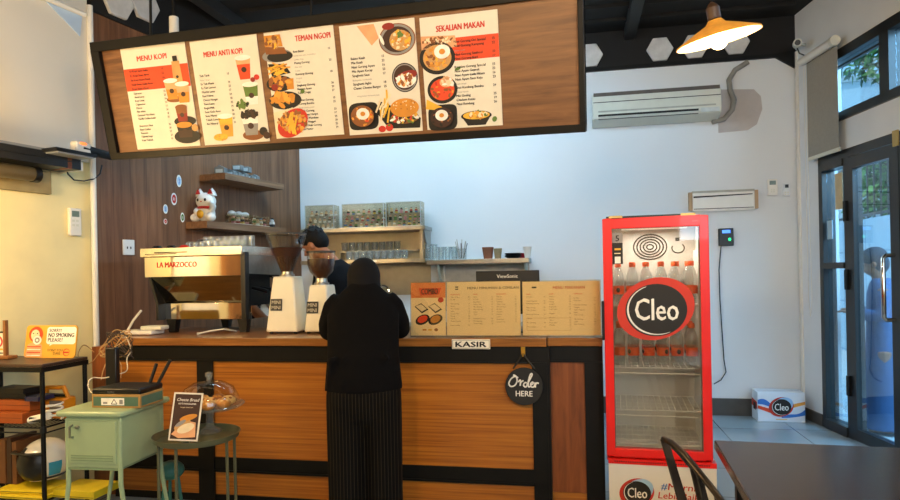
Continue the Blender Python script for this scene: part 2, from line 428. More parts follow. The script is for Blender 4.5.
# narrow wood panel on the back wall at the left
xr = BF.at(297, 200, -.06).x
struct(MB().bb(BX0, xr, -.07, 0, .0, WZ - .04).build('trim_9', M_wallwood, frame=BF, smooth=0), 'brown wood panel on the back wall left of the white part', 'wall panel')
# rear wall (behind the photographer) without openings
RW = Frame(cl.x, cl.y, math.degrees(math.atan2(cr2.y - cl.y, cr2.x - cl.x)))
Lw = math.hypot(cr2.x - cl.x, cr2.y - cl.y)
mb = MB().bb(0, Lw, -.15, 0, 0, CZ)
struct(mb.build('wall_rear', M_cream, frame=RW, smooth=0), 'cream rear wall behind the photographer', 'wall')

# right wall with high window and door
def rx(px, y=0): return RF.at(px, 200, y).x
wx0, wx1 = .45, 3.2; wz0, wz1 = 2.6, 3.12
dx0 = rx(819.5); dx1 = 3.4; dz = 2.33
mb = MB().bb(-.1, dx0, 0, .16, -.05, CZ + .06).bb(dx0, RX1, 0, .16, dz, wz0).bb(dx0, RX1, 0, .16, wz1, CZ + .06)
mb.bb(dx0, wx0, 0, .16, wz0, wz1).bb(wx1, RX1, 0, .16, wz0, wz1).bb(dx1, RX1, 0, .16, -.05, dz)
struct(mb.build('wall_right', M_white, frame=RF, smooth=0), 'white right wall with the door and the high window', 'wall')
struct(MB().bb(0, dx0, -.015, 0, 0, .1).build('baseboard_right', mat('skirting'  , '4a4640'), frame=RF, smooth=0), 'dark skirting by the door', 'skirting')
mx = rx(889)
M_alu = mat('black_aluminium', '1c1d1c', .35, var=.1)
wf = MB()
wf.bb(wx0, wx1, -.02, .1, wz0 - .03, wz0 + .04).bb(wx0, wx1, -.02, .1, wz1 - .05, wz1 + .03).bb(wx0, wx0 + .05, -.02, .1, wz0, wz1)
wf.bb(mx - .05, mx + .06, -.02, .1, wz0, wz1)
wo = struct(wf.build('window_1', M_alu, frame=RF, smooth=0), 'high black framed window in the right wall above the door', 'window')
pn = MB().bb(wx0 + .05, mx - .05, .03, .036, wz0 + .04, wz1 - .05).build('window_pane', M_door_glass, wo, smooth=0)
pn = MB().bb(mx + .06, wx1, .03, .036, wz0 + .04, wz1 - .05).build('window_pane', M_door_glass, wo, smooth=0)
MB().bb(wx0 + .05, mx - .05, .0, .03, wz1 - .11, wz1 - .095).build('glazing_bar', M_alu, wo, smooth=0)

# door: narrow side light, then the leaf
sx0, sx1 = rx(826), rx(846)
lx0, lx1 = rx(849), rx(897) + .05
df = MB()
df.bb(dx0, dx0 + .06, -.008, .1, 0, dz).bb(dx0, dx1, -.008, .1, dz - .07, dz).bb(sx1 - .02, sx1 + .05, -.008, .1, 0, dz - .07)
df.bb(dx0 + .06, sx1 - .02, -.02, .09, 1.37, 1.42).bb(dx0 + .06, sx1 - .02, -.02, .09, 0, .08).bb(dx0 + .06, sx1 - .02, -.02, .09, dz - .13, dz - .07)
do = struct(df.build('door_1', M_alu, frame=RF, smooth=0), 'black aluminium door frame with a narrow side light', 'door')
MB().bb(dx0 + .06, sx1 - .02, .03, .036, 1.42, dz - .13).build('side_pane', M_door_glass, do, smooth=0)
MB().bb(dx0 + .06, sx1 - .02, .03, .036, .08, 1.37).build('side_pane', M_door_glass, do, smooth=0)
nx = rx(838, .02)
MB().bb(nx - .05, nx + .06, .024, .028, 1.86, 2.16).build('notice', mat('notice_tan', 'c8b48c', .7), do, smooth=0)
MB().bb(dx0 + .075, dx0 + .15, .022, .028, 1.62, 1.78).build('notice', mat('notice_blue', 'a9c3d4', .7), do, smooth=0)
ly = -.02
lf = MB()
lf.bb(lx0, lx0 + .09, ly, ly + .06, .01, dz - .08).bb(lx1 - .10, lx1, ly, ly + .06, .01, dz - .08)
lf.bb(lx0 + .09, lx1 - .10, ly, ly + .06, dz - .17, dz - .08).bb(lx0 + .09, lx1 - .10, ly, ly + .06, .01, .1)
lo = struct(lf.build('door_2', M_alu, frame=RF, smooth=0), 'black framed glass door leaf with a chrome pull handle', 'door')
MB().bb(lx0 + .09, lx1 - .10, .0, .008, .1, dz - .17).build('door_pane', M_door_glass, lo, smooth=0)
for z in (.35, 1.75, 1.2): MB().bb(lx0 - .02, lx0 + .02, ly - .02, ly, z, z + .16).build('hinge', M_black, lo, smooth=0)
hx = lx1 - .06
def hz(y, px=890): return RF.at(px, y, -.08).z
hp = [(hx, -.02, 1.46), (hx, -.08, 1.46), (hx, -.10, 1.44), (hx, -.10, 1.02), (hx, -.08, 1.0), (hx, -.02, 1.0)]
MB().tube(hp, .016, 12).build('pull_handle', M_chrome, lo, smooth=60)
MB().tube([(p[0], -p[1] + .03, p[2]) for p in hp], .016, 12).build('pull_handle', M_chrome, lo, smooth=60)
bp = RF.at(895, 145, -.05)
MB().bb(bp.x - .03, bp.x + .03, -.05, -.04, dz - .11, dz - .0).build('latch', mat('brass', 'b99a5a', .35, .8), lo, smooth=0)
struct(MB().bb(lx1 + .01, dx1, -.02, .06, .01, dz - .08).build('door_3', M_alu, frame=RF, smooth=0), 'second black door leaf further right', 'door')

# outside: paving, white boundary wall, railing, neighbour building, trees
M_out = mat('outside_white', 'c9d6dc', .8, var=.05, scale=1.5)
M_pav = mat('paving', 'b4bcbd', .85, var=.1, scale=4)
g = [(3.5, 9.5), (3.35, 6.2), (3.2, -2), (30, -2), (30, 24), (3.5, 24)]
struct(MB().prism(g, -.08, -.03).build('ground', M_pav, smooth=0), 'pale paving outside the glass door', 'ground')
OF = Frame(5.6, 4.5, 80)                       # boundary wall, runs away to the right
m, nt, b = _new('boundary_wall_paint')
tc = nt.nodes.new('ShaderNodeTexCoord'); mp = nt.nodes.new('ShaderNodeMapping'); mp.inputs['Rotation'].default_value = (D2R(90), 0, 0)
br = nt.nodes.new('ShaderNodeTexBrick'); br.offset = 0; br.inputs['Scale'].default_value = 1; br.inputs['Brick Width'].default_value = .8; br.inputs['Row Height'].default_value = .8
br.inputs['Mortar Size'].default_value = .012; br.inputs['Color1'].default_value = hexc('c3d3db') + (1,); br.inputs['Color2'].default_value = hexc('cad8de') + (1,); br.inputs['Mortar'].default_value = hexc('8fa6b4') + (1,)
nt.links.new(tc.outputs['Object'], mp.inputs[0]); nt.links.new(mp.outputs[0], br.inputs['Vector']); nt.links.new(br.outputs['Color'], b.inputs['Base Color'])
struct(MB().bb(-1, 14, 0, .15, -.05, 2.1).build('wall_outside', m, frame=OF, smooth=0), 'white panelled boundary wall outside the door', 'wall')
ra = thing('railing', 'dark vertical bar railing on top of the white boundary wall outside', 'railing', OF.w(0, .07, 2.1), OF.a)
MB().bb(-1, 14, -.015, .015, .05, .09).bb(-1, 14, -.015, .015, .86, .9).build('rail', M_alu, ra, smooth=0)
for k in range(46): MB().bb(k * .22 + .4, k * .22 + .42, -.01, .01, 0, .95).build('bar', M_alu, ra, smooth=0)

# unseen panels added on the left wall only for polished surfaces to reflect
door_w = wood('added_door_wood', '7a4a24', '96602f', 'ad7740', (9, 9, 1), .4, 1.5)
o = MB().bb(-3.4, -2.5, -.04, 0, 0, 2.1).bb(-3.46, -3.4, -.05, 0, 0, 2.16).bb(-2.5, -2.44, -.05, 0, 0, 2.16).build('added_door', door_w, frame=LF, smooth=0); struct(o, 'plain wooden door added out of view on the left wall for reflections', 'door')
o = MB().bb(-5.2, -3.9, -.03, 0, .9, 2.1).build('added_window', mat('added_window_dark', '1d2428', .2), frame=LF, smooth=0); struct(o, 'dark window panel added out of view on the left wall for reflections', 'window')
o = MB().bb(-2.1, -1.3, -.02, 0, 1.0, 2.0).build('trim_11', mat('added_board_pale', 'e9e4d8', .6), frame=LF, smooth=0); struct(o, 'pale panel added out of view on the left wall for reflections', 'notice board')
o = MB().bb(-7.6, -5.5, -.02, 0, 0, 1.1).build('trim_12', mat('added_dado_green', '4f6a3a', .6), frame=LF, smooth=0); struct(o, 'green panel added out of view low on the left wall for reflections', 'dado')
def leaves(mb, c, r, n, sz, seed=1, nm=3):
    rd = random.Random(seed)
    for _ in range(n):
        d = Vector((rd.gauss(0, 1), rd.gauss(0, 1), rd.gauss(0, 1))).normalized() * (rd.random() ** .4)
        p = Vector((c[0] + d.x * r[0], c[1] + d.y * r[1], c[2] + d.z * r[2]))
        a = Vector((rd.uniform(-1, 1), rd.uniform(-1, 1), rd.uniform(-1, .3))).normalized(); b = a.orthogonal().normalized()
        s = sz * rd.uniform(.6, 1.3)
        mb.quad([p, p + a * s * .5 + b * s * .22, p + a * s, p + a * s * .5 - b * s * .22], rd.randrange(nm))
M_leaf = [mat('leaf_dark', '2f5a2c', .6), mat('leaf_mid', '4c8a3c', .6), mat('leaf_light', '86b860', .6)]
M_bark = mat('bark', '5a4936', .9)
for i, (p, r, lb) in enumerate([((7.95, 11.4, 3.0), (1.0, 1.3, 1.0), 'leafy green tree behind the railing outside the door'),
                                ((9.7, 14.4, 6.15), (.9, .9, .6), 'green tree top beside the pale building seen through the high window')]):
    t = thing('tree', lb, 'tree', (p[0], p[1], -.03))
    mb = MB(); leaves(mb, (0, 0, p[2]), r, 900 if i == 0 else 500, .3, 5 + i)
    mb.build('foliage', M_leaf, t, smooth=0)
    MB().tube([(0, 0, 0), (.05, 0, p[2] * .5), (0, .1, p[2])], [.12, .1, .05]).build('trunk', M_bark, t)
t = thing('building', 'pale neighbouring building seen through the high window', 'building', (12, 16.5, -.03), D2R(-20))
MB().bb(-3, .2, 0, 4, 0, 6.2).build('wall', M_out, t, smooth=0)
MB().bb(.2, 4, -.8, 3, 0, 6.0).build('annex', M_out, t, smooth=0)
MB().bb(-3.1, .3, -.1, 4.1, 6.2, 6.35).build('roof', M_pav, t, smooth=0)

# ------------------------------------------------------------------ counter
def cx(px, y=0, py=345): return CF.at(px, py, y).x
x0, x1, x2 = cx(113), cx(546.5), cx(602.5, .06)
CT = 1.022
ct = thing('bar_counter', 'long wooden bar counter with black steel frame and orange-brown wood panels', 'counter', CF.o, CF.a)
MB().bb(x0, x1, -.02, .80, .975, CT).build('worktop', M_slab, ct, bev=.003)
MB().bb(x1 + .002, x2, .035, .80, .973, CT - .002).build('worktop', M_slab, ct, bev=.003)
MB().bb(x0, x1, 0, .05, .878, .974).bb(x0, x1, -.006, 0, .878, .885).build('apron', M_black, ct, smooth=0)
MB().bb(x1 + .01, x2, .06, .10, .88, .972).bb(x1 + .01, x2, .054, .06, .88, .887).build('apron', M_black, ct, smooth=0)
px0, px1, px2 = cx(196.5), cx(212), cx(531.5)
pm = cx(352)
zt, zb, z2 = .878, .278, .188
MB().bb(px0, px1, -.004, .05, .0, zt).build('post', M_black, ct, smooth=0)
MB().bb(px2, x1, -.004, .05, .0, zt).build('post', M_black, ct, smooth=0)
MB().bb(x0, x0 + .03, -.004, .05, .0, zt).build('post', M_black, ct, smooth=0)
MB().bb(cx(584, .06), x2, .05, .1, 0, .88).build('post', M_black, ct, smooth=0)
MB().bb(x1, x1 + .015, .0, .1, 0, .972).build('post', M_black, ct, smooth=0)
MB().bb(x0, x1, .004, .05, z2, zb).bb(x0, x1, -.004, .004, z2 - .0, z2 + .012).build('cross_bar', M_black, ct, smooth=0)
MB().bb(x0, x1, .006, .05, 0, .045).build('kick_plate', M_black, ct, smooth=0)
for a, b in ((x0 + .03, px0), (px1, px2)):
    MB().bb(a, b, .012, .04, zb, zt).build('front_panel', M_oak, ct, smooth=0)
    MB().bb(a, b, .012, .04, .045, z2).build('front_panel', M_oak, ct, smooth=0)
MB().bb(x1 + .015, cx(584, .06), .068, .095, .14, .88).build('front_panel', M_redwood, ct, smooth=0)
MB().bb(x1 + .015, cx(584, .06), .068, .095, .0, .138).build('front_panel', M_oak, ct, smooth=0)
MB().bb(x0, x0 + .03, .05, .78, 0, .97).build('end_panel', M_redwood, ct, smooth=0)
# wood pillar at the left end
xp = LF.at(100, 480, -.04).x
q = CF.at(98, 430, .06)
pil = MB().bb(CF.at(93.5, 430, .03).x, x0 - .004, .03, .16, 0, .96).build('trim_10', M_redwood, frame=CF, smooth=0)
struct(pil, 'narrow brown wood post at the left end of the counter', 'wood post')

# ------------------------------------------------------------------ fridge
FR_a = -14.5
fo = W(604.5, 338, 3.5); fr_ = W(711, 338, 3.365)
FF = Frame(fo.x, fo.y, math.degrees(math.atan2(fr_.y - fo.y, fr_.x - fo.x)))
FW = math.hypot(fr_.x - fo.x, fr_.y - fo.y)
fz0, fz1 = .398, 1.672
fg = thing('display_fridge', 'red upright drinks fridge with glass door at the right end of the counter', 'fridge', FF.o, FF.a)
M_liner = mat('fridge_liner', 'dedad2', .5, var=.03)
M_redside = mat('red_side', 'c9171a', .4, var=.04)
t = .025
cab = MB().bb(0, t, .055, .58, .36, fz1).bb(FW - t, FW, .055, .58, .36, fz1).bb(t, FW - t, .55, .58, .36, fz1).bb(t, FW - t, .055, .55, fz1 - .03, fz1).bb(t, FW - t, .055, .55, .36, .42)
cab.build('cabinet', M_redside, fg, smooth=0)
MB().bb(.02, FW - .1, .03, .56, fz1 + .001, fz1 + .014).build('top_tray', M_dark, fg, smooth=0)
MB().bb(t, t + .004, .06, .55, .42, fz1 - .03).bb(FW - t - .004, FW - t, .06, .55, .42, fz1 - .03).bb(t, FW - t, .54, .55, .42, fz1 - .03).bb(t, FW - t, .06, .54, .42, .424).bb(t, FW - t, .06, .54, fz1 - .034, fz1 - .03).build('inner_liner', M_liner, fg, smooth=0)
for s in (0, 1):
    x = t + .004 if s == 0 else FW - t - .018
    MB().bb(x, x + .014, .1, .5, .85, 1.5).build('shelf_rail', M_wplast, fg, smooth=0)
dr = MB().bb(0, .045, 0, .05, fz0, fz1).bb(FW - .045, FW, 0, .05, fz0, fz1).bb(.045, FW - .045, 0, .05, fz1 - .055, fz1).bb(.045, FW - .045, 0, .05, fz0, fz0 + .042).build('door', M_red, fg, bev=.004)
MB().bb(.045, FW - .045, .012, .016, fz0 + .042, fz1 - .055).build('door_glass', M_fridge_glass, dr, smooth=0)
MB().bb(.045, .05, .018, .045, fz0 + .042, fz1 - .055).bb(FW - .05, FW - .045, .018, .045, fz0 + .042, fz1 - .055).build('gasket', mat('gasket', '8d8a84', .6), dr, smooth=0)
MB().bb(-.012, .002, -.012, .03, 1.02, 1.23).build('handle', M_dark, dr, bev=.004)
for x in (.07, FW - .1): MB().bb(x - .035, x + .035, -.004, .03, fz1 + .002, fz1 + .014).build('hinge', mat('hinge_brass', 'c9a868', .4, .5), dr, smooth=0)
mb = MB().text('EXPO', FW - .05, fz1 - .032, .012, -.0012, 0, 'r'); mb.build('maker_plate', mat('dull_pink', 'c8605a', .5), dr, smooth=0)
# logo on the glass
PAL = [M_paper, M_ink, M_redink, M_orink, mat('print_brown', '8a5226', .6), mat('print_tan', 'c9995c', .6), mat('print_yellow', 'e6b236', .6), mat('print_green', '5d7a34', .6),
       mat('print_white', 'f1eee6', .6), mat('print_dark_brown', '3a2015', .6), mat('print_peach', 'e2a878', .6), mat('print_grey', '8d8a88', .6), mat('print_gold', 'd18a2c', .6),
       mat('print_blue', '2f6fbf', .6), mat('print_light_orange', 'f0a23c', .6), mat('print_dark_red', '8e2418', .6), mat('print_cream', 'ecd9b4', .6), mat('print_pale_blue', '9fc4e4', .6)]
def ell(mb, x, z, rx_, rz_, y, m, rot=0, seg=40):
    c, s = math.cos(rot), math.sin(rot); mb.quad([(x + rx_ * math.cos(2 * PI * k / seg) * c - rz_ * math.sin(2 * PI * k / seg) * s, y, z + rx_ * math.cos(2 * PI * k / seg) * s + rz_ * math.sin(2 * PI * k / seg) * c) for k in range(seg)], m)
def arc(mb, x, z, rx_, rz_, a0, a1, wd, y, m, rot=0, n=24):
    c, s = math.cos(rot), math.sin(rot)
    for k in range(n):
        pts = []
        for (a, q) in ((a0 + (a1 - a0) * k / n, 0), (a0 + (a1 - a0) * (k + 1) / n, 0), (a0 + (a1 - a0) * (k + 1) / n, 1), (a0 + (a1 - a0) * k / n, 1)):
            f = math.sin(PI * ((a - a0) / (a1 - a0))) * .8 + .2
            u = (rx_ - wd * f * q) * math.cos(a); v = (rz_ - wd * f * q) * math.sin(a)
            pts.append((x + u * c - v * s, y, z + u * s + v * c))
        mb.quad(pts, m)
def cleo(mb, x, z, r, y, sw=1, paled=True):               # round water-brand emblem: red swoosh, black disc, letters
    ell(mb, x - .02 * r, z + .04 * r, 1.22 * r, .98 * r, y, 2, .35)
    if paled: ell(mb, x + .2 * r, z + .25 * r, .95 * r, .74 * r, y - .0006, 17, .4)
    ell(mb, x, z, .95 * r, .84 * r, y - .0012, 1, .1)
    arc(mb, x, z, .9 * r, .8 * r, 1.9, 5.2, .06 * r, y - .0018, 8)
    mb.text('Cleo', x + .02 * r, z - .32 * r, 1.0 * r, y - .0024, 8, 'c', .012, 1.32 * r)
lg = FF.at(656, 310, .012); s_ = Vector((lg.x, 0, lg.z))
mb = MB(); cleo(mb, lg.x, lg.z, .165, .011, paled=False); mb.build('door_emblem', PAL, dr, smooth=0)
# price tags on the upper left of the glass
a = FF.at(612, 233, .012); b = FF.at(623, 264, .012)
mb = MB().rect(a.x, b.x, a.z - .052, a.z, .0115, 11).rect(a.x, b.x, b.z, a.z - .054, .0115, 1).rect(a.x + .012, b.x - .012, b.z + .004, b.z + .04, .011, 8)
mb.text('5', (a.x + b.x) / 2, a.z - .045, .045, .011, 1, 'c', .02)
mb.rect(a.x + .012, b.x - .01, b.z + .075, b.z + .085, .011, 6); mb.rect(a.x + .01, b.x - .012, b.z + .055, b.z + .06, .011, 16)
mb.build('energy_label', PAL, dr, smooth=0)
# fan cover at the top of the back
fp = MB().bb(.03, FW - .03, .36, .375, 1.33, 1.635)
fp.build('fan_cover', mat('fan_cover', 'b3ada3', .5), fg, smooth=0)
fc = FF.at(650, 247, .36)
mb = MB()
for k in range(1, 6):
    r = .016 * k; mb.tube([(fc.x + r * 1.15 * math.cos(a * PI / 16), .356, fc.z + r * .9 * math.sin(a * PI / 16)) for a in range(32)], .0035, 4, True)
mb.build('fan_grille', M_ink, fg)
f2 = FF.at(678, 248, .36)
mb = MB().tube([(f2.x + .034 * math.cos(a), .356, f2.z + .028 * math.sin(a)) for a in [i * PI / 10 - 3.6 for i in range(15)]], .003, 4).bb(f2.x - .014, f2.x + .008, .354, .358, f2.z + .04, f2.z + .06)
mb.build('control_dial', M_ink, fg)
MB().bb(.1, FW - .1, .07, .095, fz1 - .06, fz1 - .04).build('added_lamp_strip', mat('lit_strip', 'fff4e0', .4, emit=.5), fg, smooth=0)  # assumed glowing strip, added to go with the interior light
_p = FF.w(FW / 2, .2, fz1 - .07)
area('fridge_fill', _p, (_p.x + .02, _p.y + .08, .4), FW - .2, .1, 2.6, (1, .94, .86))  # added to brighten the dark fridge interior
# shelves
shz = [1.2, .862, .632, .45]
for i, z in enumerate(shz):
    sh = MB().tube([(.04, .08, z), (FW - .04, .08, z)], .004, 6, m=0).tube([(.04, .5, z), (FW - .04, .5, z)], .004, 6)
    if i: sh.tube([(.04, .08, z - .03), (FW - .04, .08, z - .03)], .004, 6)
    for k in range(15):
        x = .045 + (FW - .09) * k / 14; sh.tube([(x, .08, z), (x, .5, z)], .0022, 5)
    for k in range(1, 4): sh.tube([(.04, .08 + .105 * k, z - .004), (FW - .04, .08 + .105 * k, z - .004)], .002, 5)
    sh.build('wire_shelf', M_wplast, fg)
# base with grille and sticker
MB().bb(.008, FW + .014, -.012, .58, .02, .385).build('base', mat('white_enamel', 'e4e1da', .4, var=.02), fg, bev=.004)
MB().bb(.008, FW + .014, -.016, .05, .362, .388).build('vent_strip', M_red, fg, smooth=0)
mb = MB()
for k in range(42): mb.bb(.04 + k * .0115, .046 + k * .0115, -.0168, -.015, .372, .378)
mb.build('vent_slots', M_ink, fg, smooth=0)
for x in (.05, FW - .05): MB().cyl((x, .05, 0), .02, .02).build('foot', M_dark, fg)
c = FF.at(637, 493, -.012); mb = MB(); cleo(mb, c.x, c.z, .075, -.0135); 
c = FF.at(681, 490, -.012)
e_ = mb; e_.build('emblem_sticker', PAL, fg, smooth=0); mb = MB(); mb.text('#', c.x - .1, c.z - .003, .05, -.0135, 13, 'l', .012, None, .15); mb.text('Murni', c.x - .065, c.z - .003, .05, -.0135, 2, 'l', .012, .135, .15)
mb.text('LebihBaik', c.x - .115, c.z - .05, .048, -.0135, 2, 'l', .012, .205, .15)
mb.build('slogan', PAL, fg, smooth=0)
# bottles
def bottle(loc, label):
    b = thing('water_bottle', label, 'bottle', loc, FF.a, 'water bottles in the fridge')
    pr = [(.001, .0), (.028, .002), (.031, .01), (.029, .02), (.031, .03), (.029, .045), (.031, .06), (.031, .1), (.03, .12), (.032, .135), (.031, .155), (.022, .185), (.014, .2), (.013, .21)]
    MB().lathe(pr, seg=18).build('bottle_body', M_bottle, b, smooth=50)
    MB().shell([(.0322, .055), (.0322, .1)], seg=18).build('wrap_label', M_orange, b)
    for a in (-PI / 2, PI / 2 + .6):
        MB().ball((.026 * math.cos(a), .026 * math.sin(a), .078), (.012, .012, .016), 10).build('emblem', M_ink, b)
    MB().lathe([(.0155, .205), (.0165, .208), (.0165, .228), (.014, .232)], seg=14).build('cap', M_orange, b)
    return b
pos = ['leftmost', 'second from left', 'third from left', 'third from right', 'second from right', 'rightmost']
first = None
for (z, rn, dz_) in ((1.206, 'top', 0), (.868, 'middle', 0)):
    for row, ry, rnm in ((0, .15, 'front'), (1, .28, 'rear')):
        for k in range(6):
            x = .078 + k * .0765
            lb = 'orange capped water bottle, %s, %s row, %s fridge shelf' % (pos[k], rnm, rn)
            p = FF.w(x + random.uniform(-.004, .004), ry, z)
            if first is None: first = bottle(p, lb)
            else: dup(first, p, FF.a + random.uniform(-2, 2), lb)
# ------------------------------------------------------------------ menu board with five posters
bo = W(114, 160, 4.06)
tilt, yaw, rl = D2R(13.6), D2R(-16.6), .0205
BM = Matrix.Translation(bo) @ Matrix.Rotation(yaw, 4, 'Z') @ Matrix.Rotation(rl, 4, 'Y') @ Matrix.Rotation(tilt, 4, 'X')
MBF = Frame(0, 0, 0); MBF.m = BM; MBF.i = BM.inverted()
BE = BM.to_euler()
def on_board(o, x, y, z): o.location = MBF.w(x, y, z); o.rotation_euler = BE
bw = MBF.at(586, 132).x; bh = (MBF.at(91, 43).z + MBF.at(582, -18).z) / 2
board = thing('menu_board', 'long wood grain menu board in a black frame hanging over the counter', 'menu board')
on_board(board, 0, 0, 0)
MB().bb(.05, bw - .02, .0, .03, .03, bh - .04).build('backing', M_walnut, board, smooth=0)
fr = MB().bb(0, bw, -.025, .05, 0, .04).bb(0, bw, -.025, .05, bh - .055, bh).bb(0, .055, -.025, .05, .04, bh - .055).bb(bw - .028, bw, -.025, .05, .04, bh - .055)
fr.build('frame', M_black, board, bev=.003)
for x in (.4, 1.45, 2.5):
    MB().tube([(x, .03, bh), (x, .3, 1.9)], .008).build('hanger', M_black, board)
def P(qd):
    p = [MBF.at(*q) for q in qd]
    return (p[0].x + p[3].x) / 2, (p[1].x + p[2].x) / 2, (p[2].z + p[3].z) / 2, (p[0].z + p[1].z) / 2
QD = [[(123.3, 48.4), (187.5, 41.8), (198, 145.5), (135.5, 150)], [(191, 41.5), (256.5, 34), (270, 139.5), (204.5, 147)],
      [(264.3, 33), (332.4, 24.8), (345, 133), (277, 140)], [(340, 26), (415, 18), (422.4, 130.5), (349.5, 135.6)], [(419.4, 18.6), (497, 9), (503.4, 124.5), (428, 130.5)]]
def poster(i, label):
    a, b, c, d = P(QD[i])
    t = thing('menu_poster', label, 'poster', group='menu posters'); on_board(t, a, -.0035, c)
    pw, ph = b - a, d - c
    MB().bb(0, pw, -.001, .003, 0, ph).build('sheet', M_paper, t, smooth=0)
    return t, pw, ph
Y = [0]
def lay(): Y[0] -= .0004; return -.002 + Y[0]
def heading(t, s, pw, ph, x, z, wd):
    Y[0] = 0; MB().text(s, x * pw, z * ph, .042, -.002, 2, 'c', .035, wd * pw).build('heading', PAL, t, smooth=0)
def lines(t, items, x, z0, dz, xp, pw, ph, size=.018, name='price_list', m=1):
    mb = MB(); m2 = MB(); Y[0] = 0
    for k, s in enumerate(items):
        z = (z0 - dz * k) * ph
        if not s:
            mb.build('item_list', PAL, t, smooth=0); mb = MB(); continue
        sm = s.startswith('~'); q = s.strip('~')
        mb.text(q, x * pw, z, size * (.7 if sm else 1), -.0024, 11 if sm else m, 'l', .0 if sm else .03)
        if not sm: m2.text(str(15 + (k * 7) % 13), xp * pw, z, size * .95, -.0024, m, 'r', .03)
    mb.build('item_list' if m2.v else name, PAL, t, smooth=0)
    if m2.v: m2.build(name, PAL, t, smooth=0)
def pic(t, name, fn, pw, ph):
    mb = MB(); Y[0] = 0; fn(mb); mb.build(name, PAL, t, smooth=0)
rd = random.Random(3)
def cup(mb, x, z, wt, wb, h, c1, c2, lid=True, fr_=.55):
    y = lay(); mb.quad([(x - wb, y, z), (x + wb, y, z), (x + wb + (wt - wb) * fr_, y, z + h * fr_), (x - wb - (wt - wb) * fr_, y, z + h * fr_)], c1)
    mb.quad([(x - wb - (wt - wb) * fr_, y, z + h * fr_), (x + wb + (wt - wb) * fr_, y, z + h * fr_), (x + wt, y, z + h), (x - wt, y, z + h)], c2)
    if lid: ell(mb, x, z + h, wt * 1.08, wt * .3, lay(), 8)
    ell(mb, x, z + h * .45, wt * .35, wt * .3, lay(), 9)
def specks(mb, x, z, rx_, rz_, cols, n=26, s=.008):
    y = lay()
    for _ in range(n):
        a = rd.uniform(0, 6.28); q = rd.random() ** .5
        ell(mb, x + rx_ * q * math.cos(a), z + rz_ * q * math.sin(a), s * rd.uniform(.6, 1.6), s * rd.uniform(.4, 1), y - rd.random() * .0004, rd.choice(cols), rd.uniform(0, 3), 7)
    Y[0] -= .0005
def bowl(mb, x, z, r, rim=1, fill=5, cols=(4, 5, 12, 14), egg=None, sq=False, k=.85):
    if sq:
        mb.quad([(x + r * 1.08 * (abs(math.cos(a)) ** .45) * (1 if math.cos(a) > 0 else -1) * .95 + r * .08 * math.sin(a), lay() * 0 - .0023 + 0, z + r * k * (abs(math.sin(a)) ** .45) * (1 if math.sin(a) > 0 else -1)) for a in [2 * PI * i / 40 for i in range(40)]], rim)
        Y[0] -= .001
    else: ell(mb, x, z, r, r * k, lay(), rim)
    ell(mb, x, z + .01 * r, r * .8, r * k * .78, lay(), fill); specks(mb, x, z, r * .72, r * k * .68, cols, 40, r * .1)
    if egg: ell(mb, x + egg[0] * r, z + egg[1] * r, r * .45, r * .36, lay(), 8); ell(mb, x + egg[0] * r, z + egg[1] * r, r * .17, r * .14, lay(), 12)

# 1 coffee menu
t, pw, ph = poster(0, 'coffee menu poster with red-orange band and iced coffees, leftmost on the board')
MB().rect(0, pw, .585 * ph, .80 * ph, -.0014, 3).build('colour_band', PAL, t, smooth=0)
heading(t, 'MENU KOPI', pw, ph, .47, .865, .46)
lines(t, ['Es Kopi Susu Suka', 'Es Kopi Susu Aren', 'Es Kopi Susu Manis', 'Kopi Susu Gula Aren', 'Kopi Susu Hazel'], .09, .765, .043, .62, pw, ph, .018)
lines(t, ['Espresso', 'Americano', 'Kopi Latte', 'Cappucino', 'Mocca', 'Flat white', 'Caramel Macchiato', 'Vanilla Coffee Latte', '', 'Ekspresso Shot', 'Kopi Coffee', 'Vietnam', 'Tubruk Kopi', 'Kopi Tubruk'], .1, .55, .036, .60, pw, ph, .016)
pic(t, 'bottle_picture', lambda mb: (cup(mb, .82 * pw, .56 * ph, .06 * pw, .075 * pw, .27 * ph, 5, 5, False), mb.rect(.785 * pw, .855 * pw, .83 * ph, .88 * ph, lay(), 1)), pw, ph)
pic(t, 'iced_coffee_picture', lambda mb: (ell(mb, .73 * pw, .47 * ph, .13 * pw, .03 * ph, lay(), 4), cup(mb, .70 * pw, .47 * ph, .1 * pw, .075 * pw, .18 * ph, 12, 10), cup(mb, .87 * pw, .43 * ph, .1 * pw, .075 * pw, .18 * ph, 12, 10)), pw, ph)
pic(t, 'hot_coffee_picture', lambda mb: (ell(mb, .83 * pw, .25 * ph, .17 * pw, .05 * ph, lay(), 1), cup(mb, .8 * pw, .25 * ph, .09 * pw, .07 * pw, .14 * ph, 15, 4, False), ell(mb, .8 * pw, .39 * ph, .09 * pw, .025 * ph, lay(), 4),
    ell(mb, .83 * pw, .1 * ph, .2 * pw, .07 * ph, lay(), 1), cup(mb, .81 * pw, .09 * ph, .12 * pw, .1 * pw, .13 * ph, 9, 1, False), ell(mb, .81 * pw, .215 * ph, .12 * pw, .03 * ph, lay(), 12), ell(mb, .97 * pw, .18 * ph, .05 * pw, .035 * ph, lay(), 5)), pw, ph)
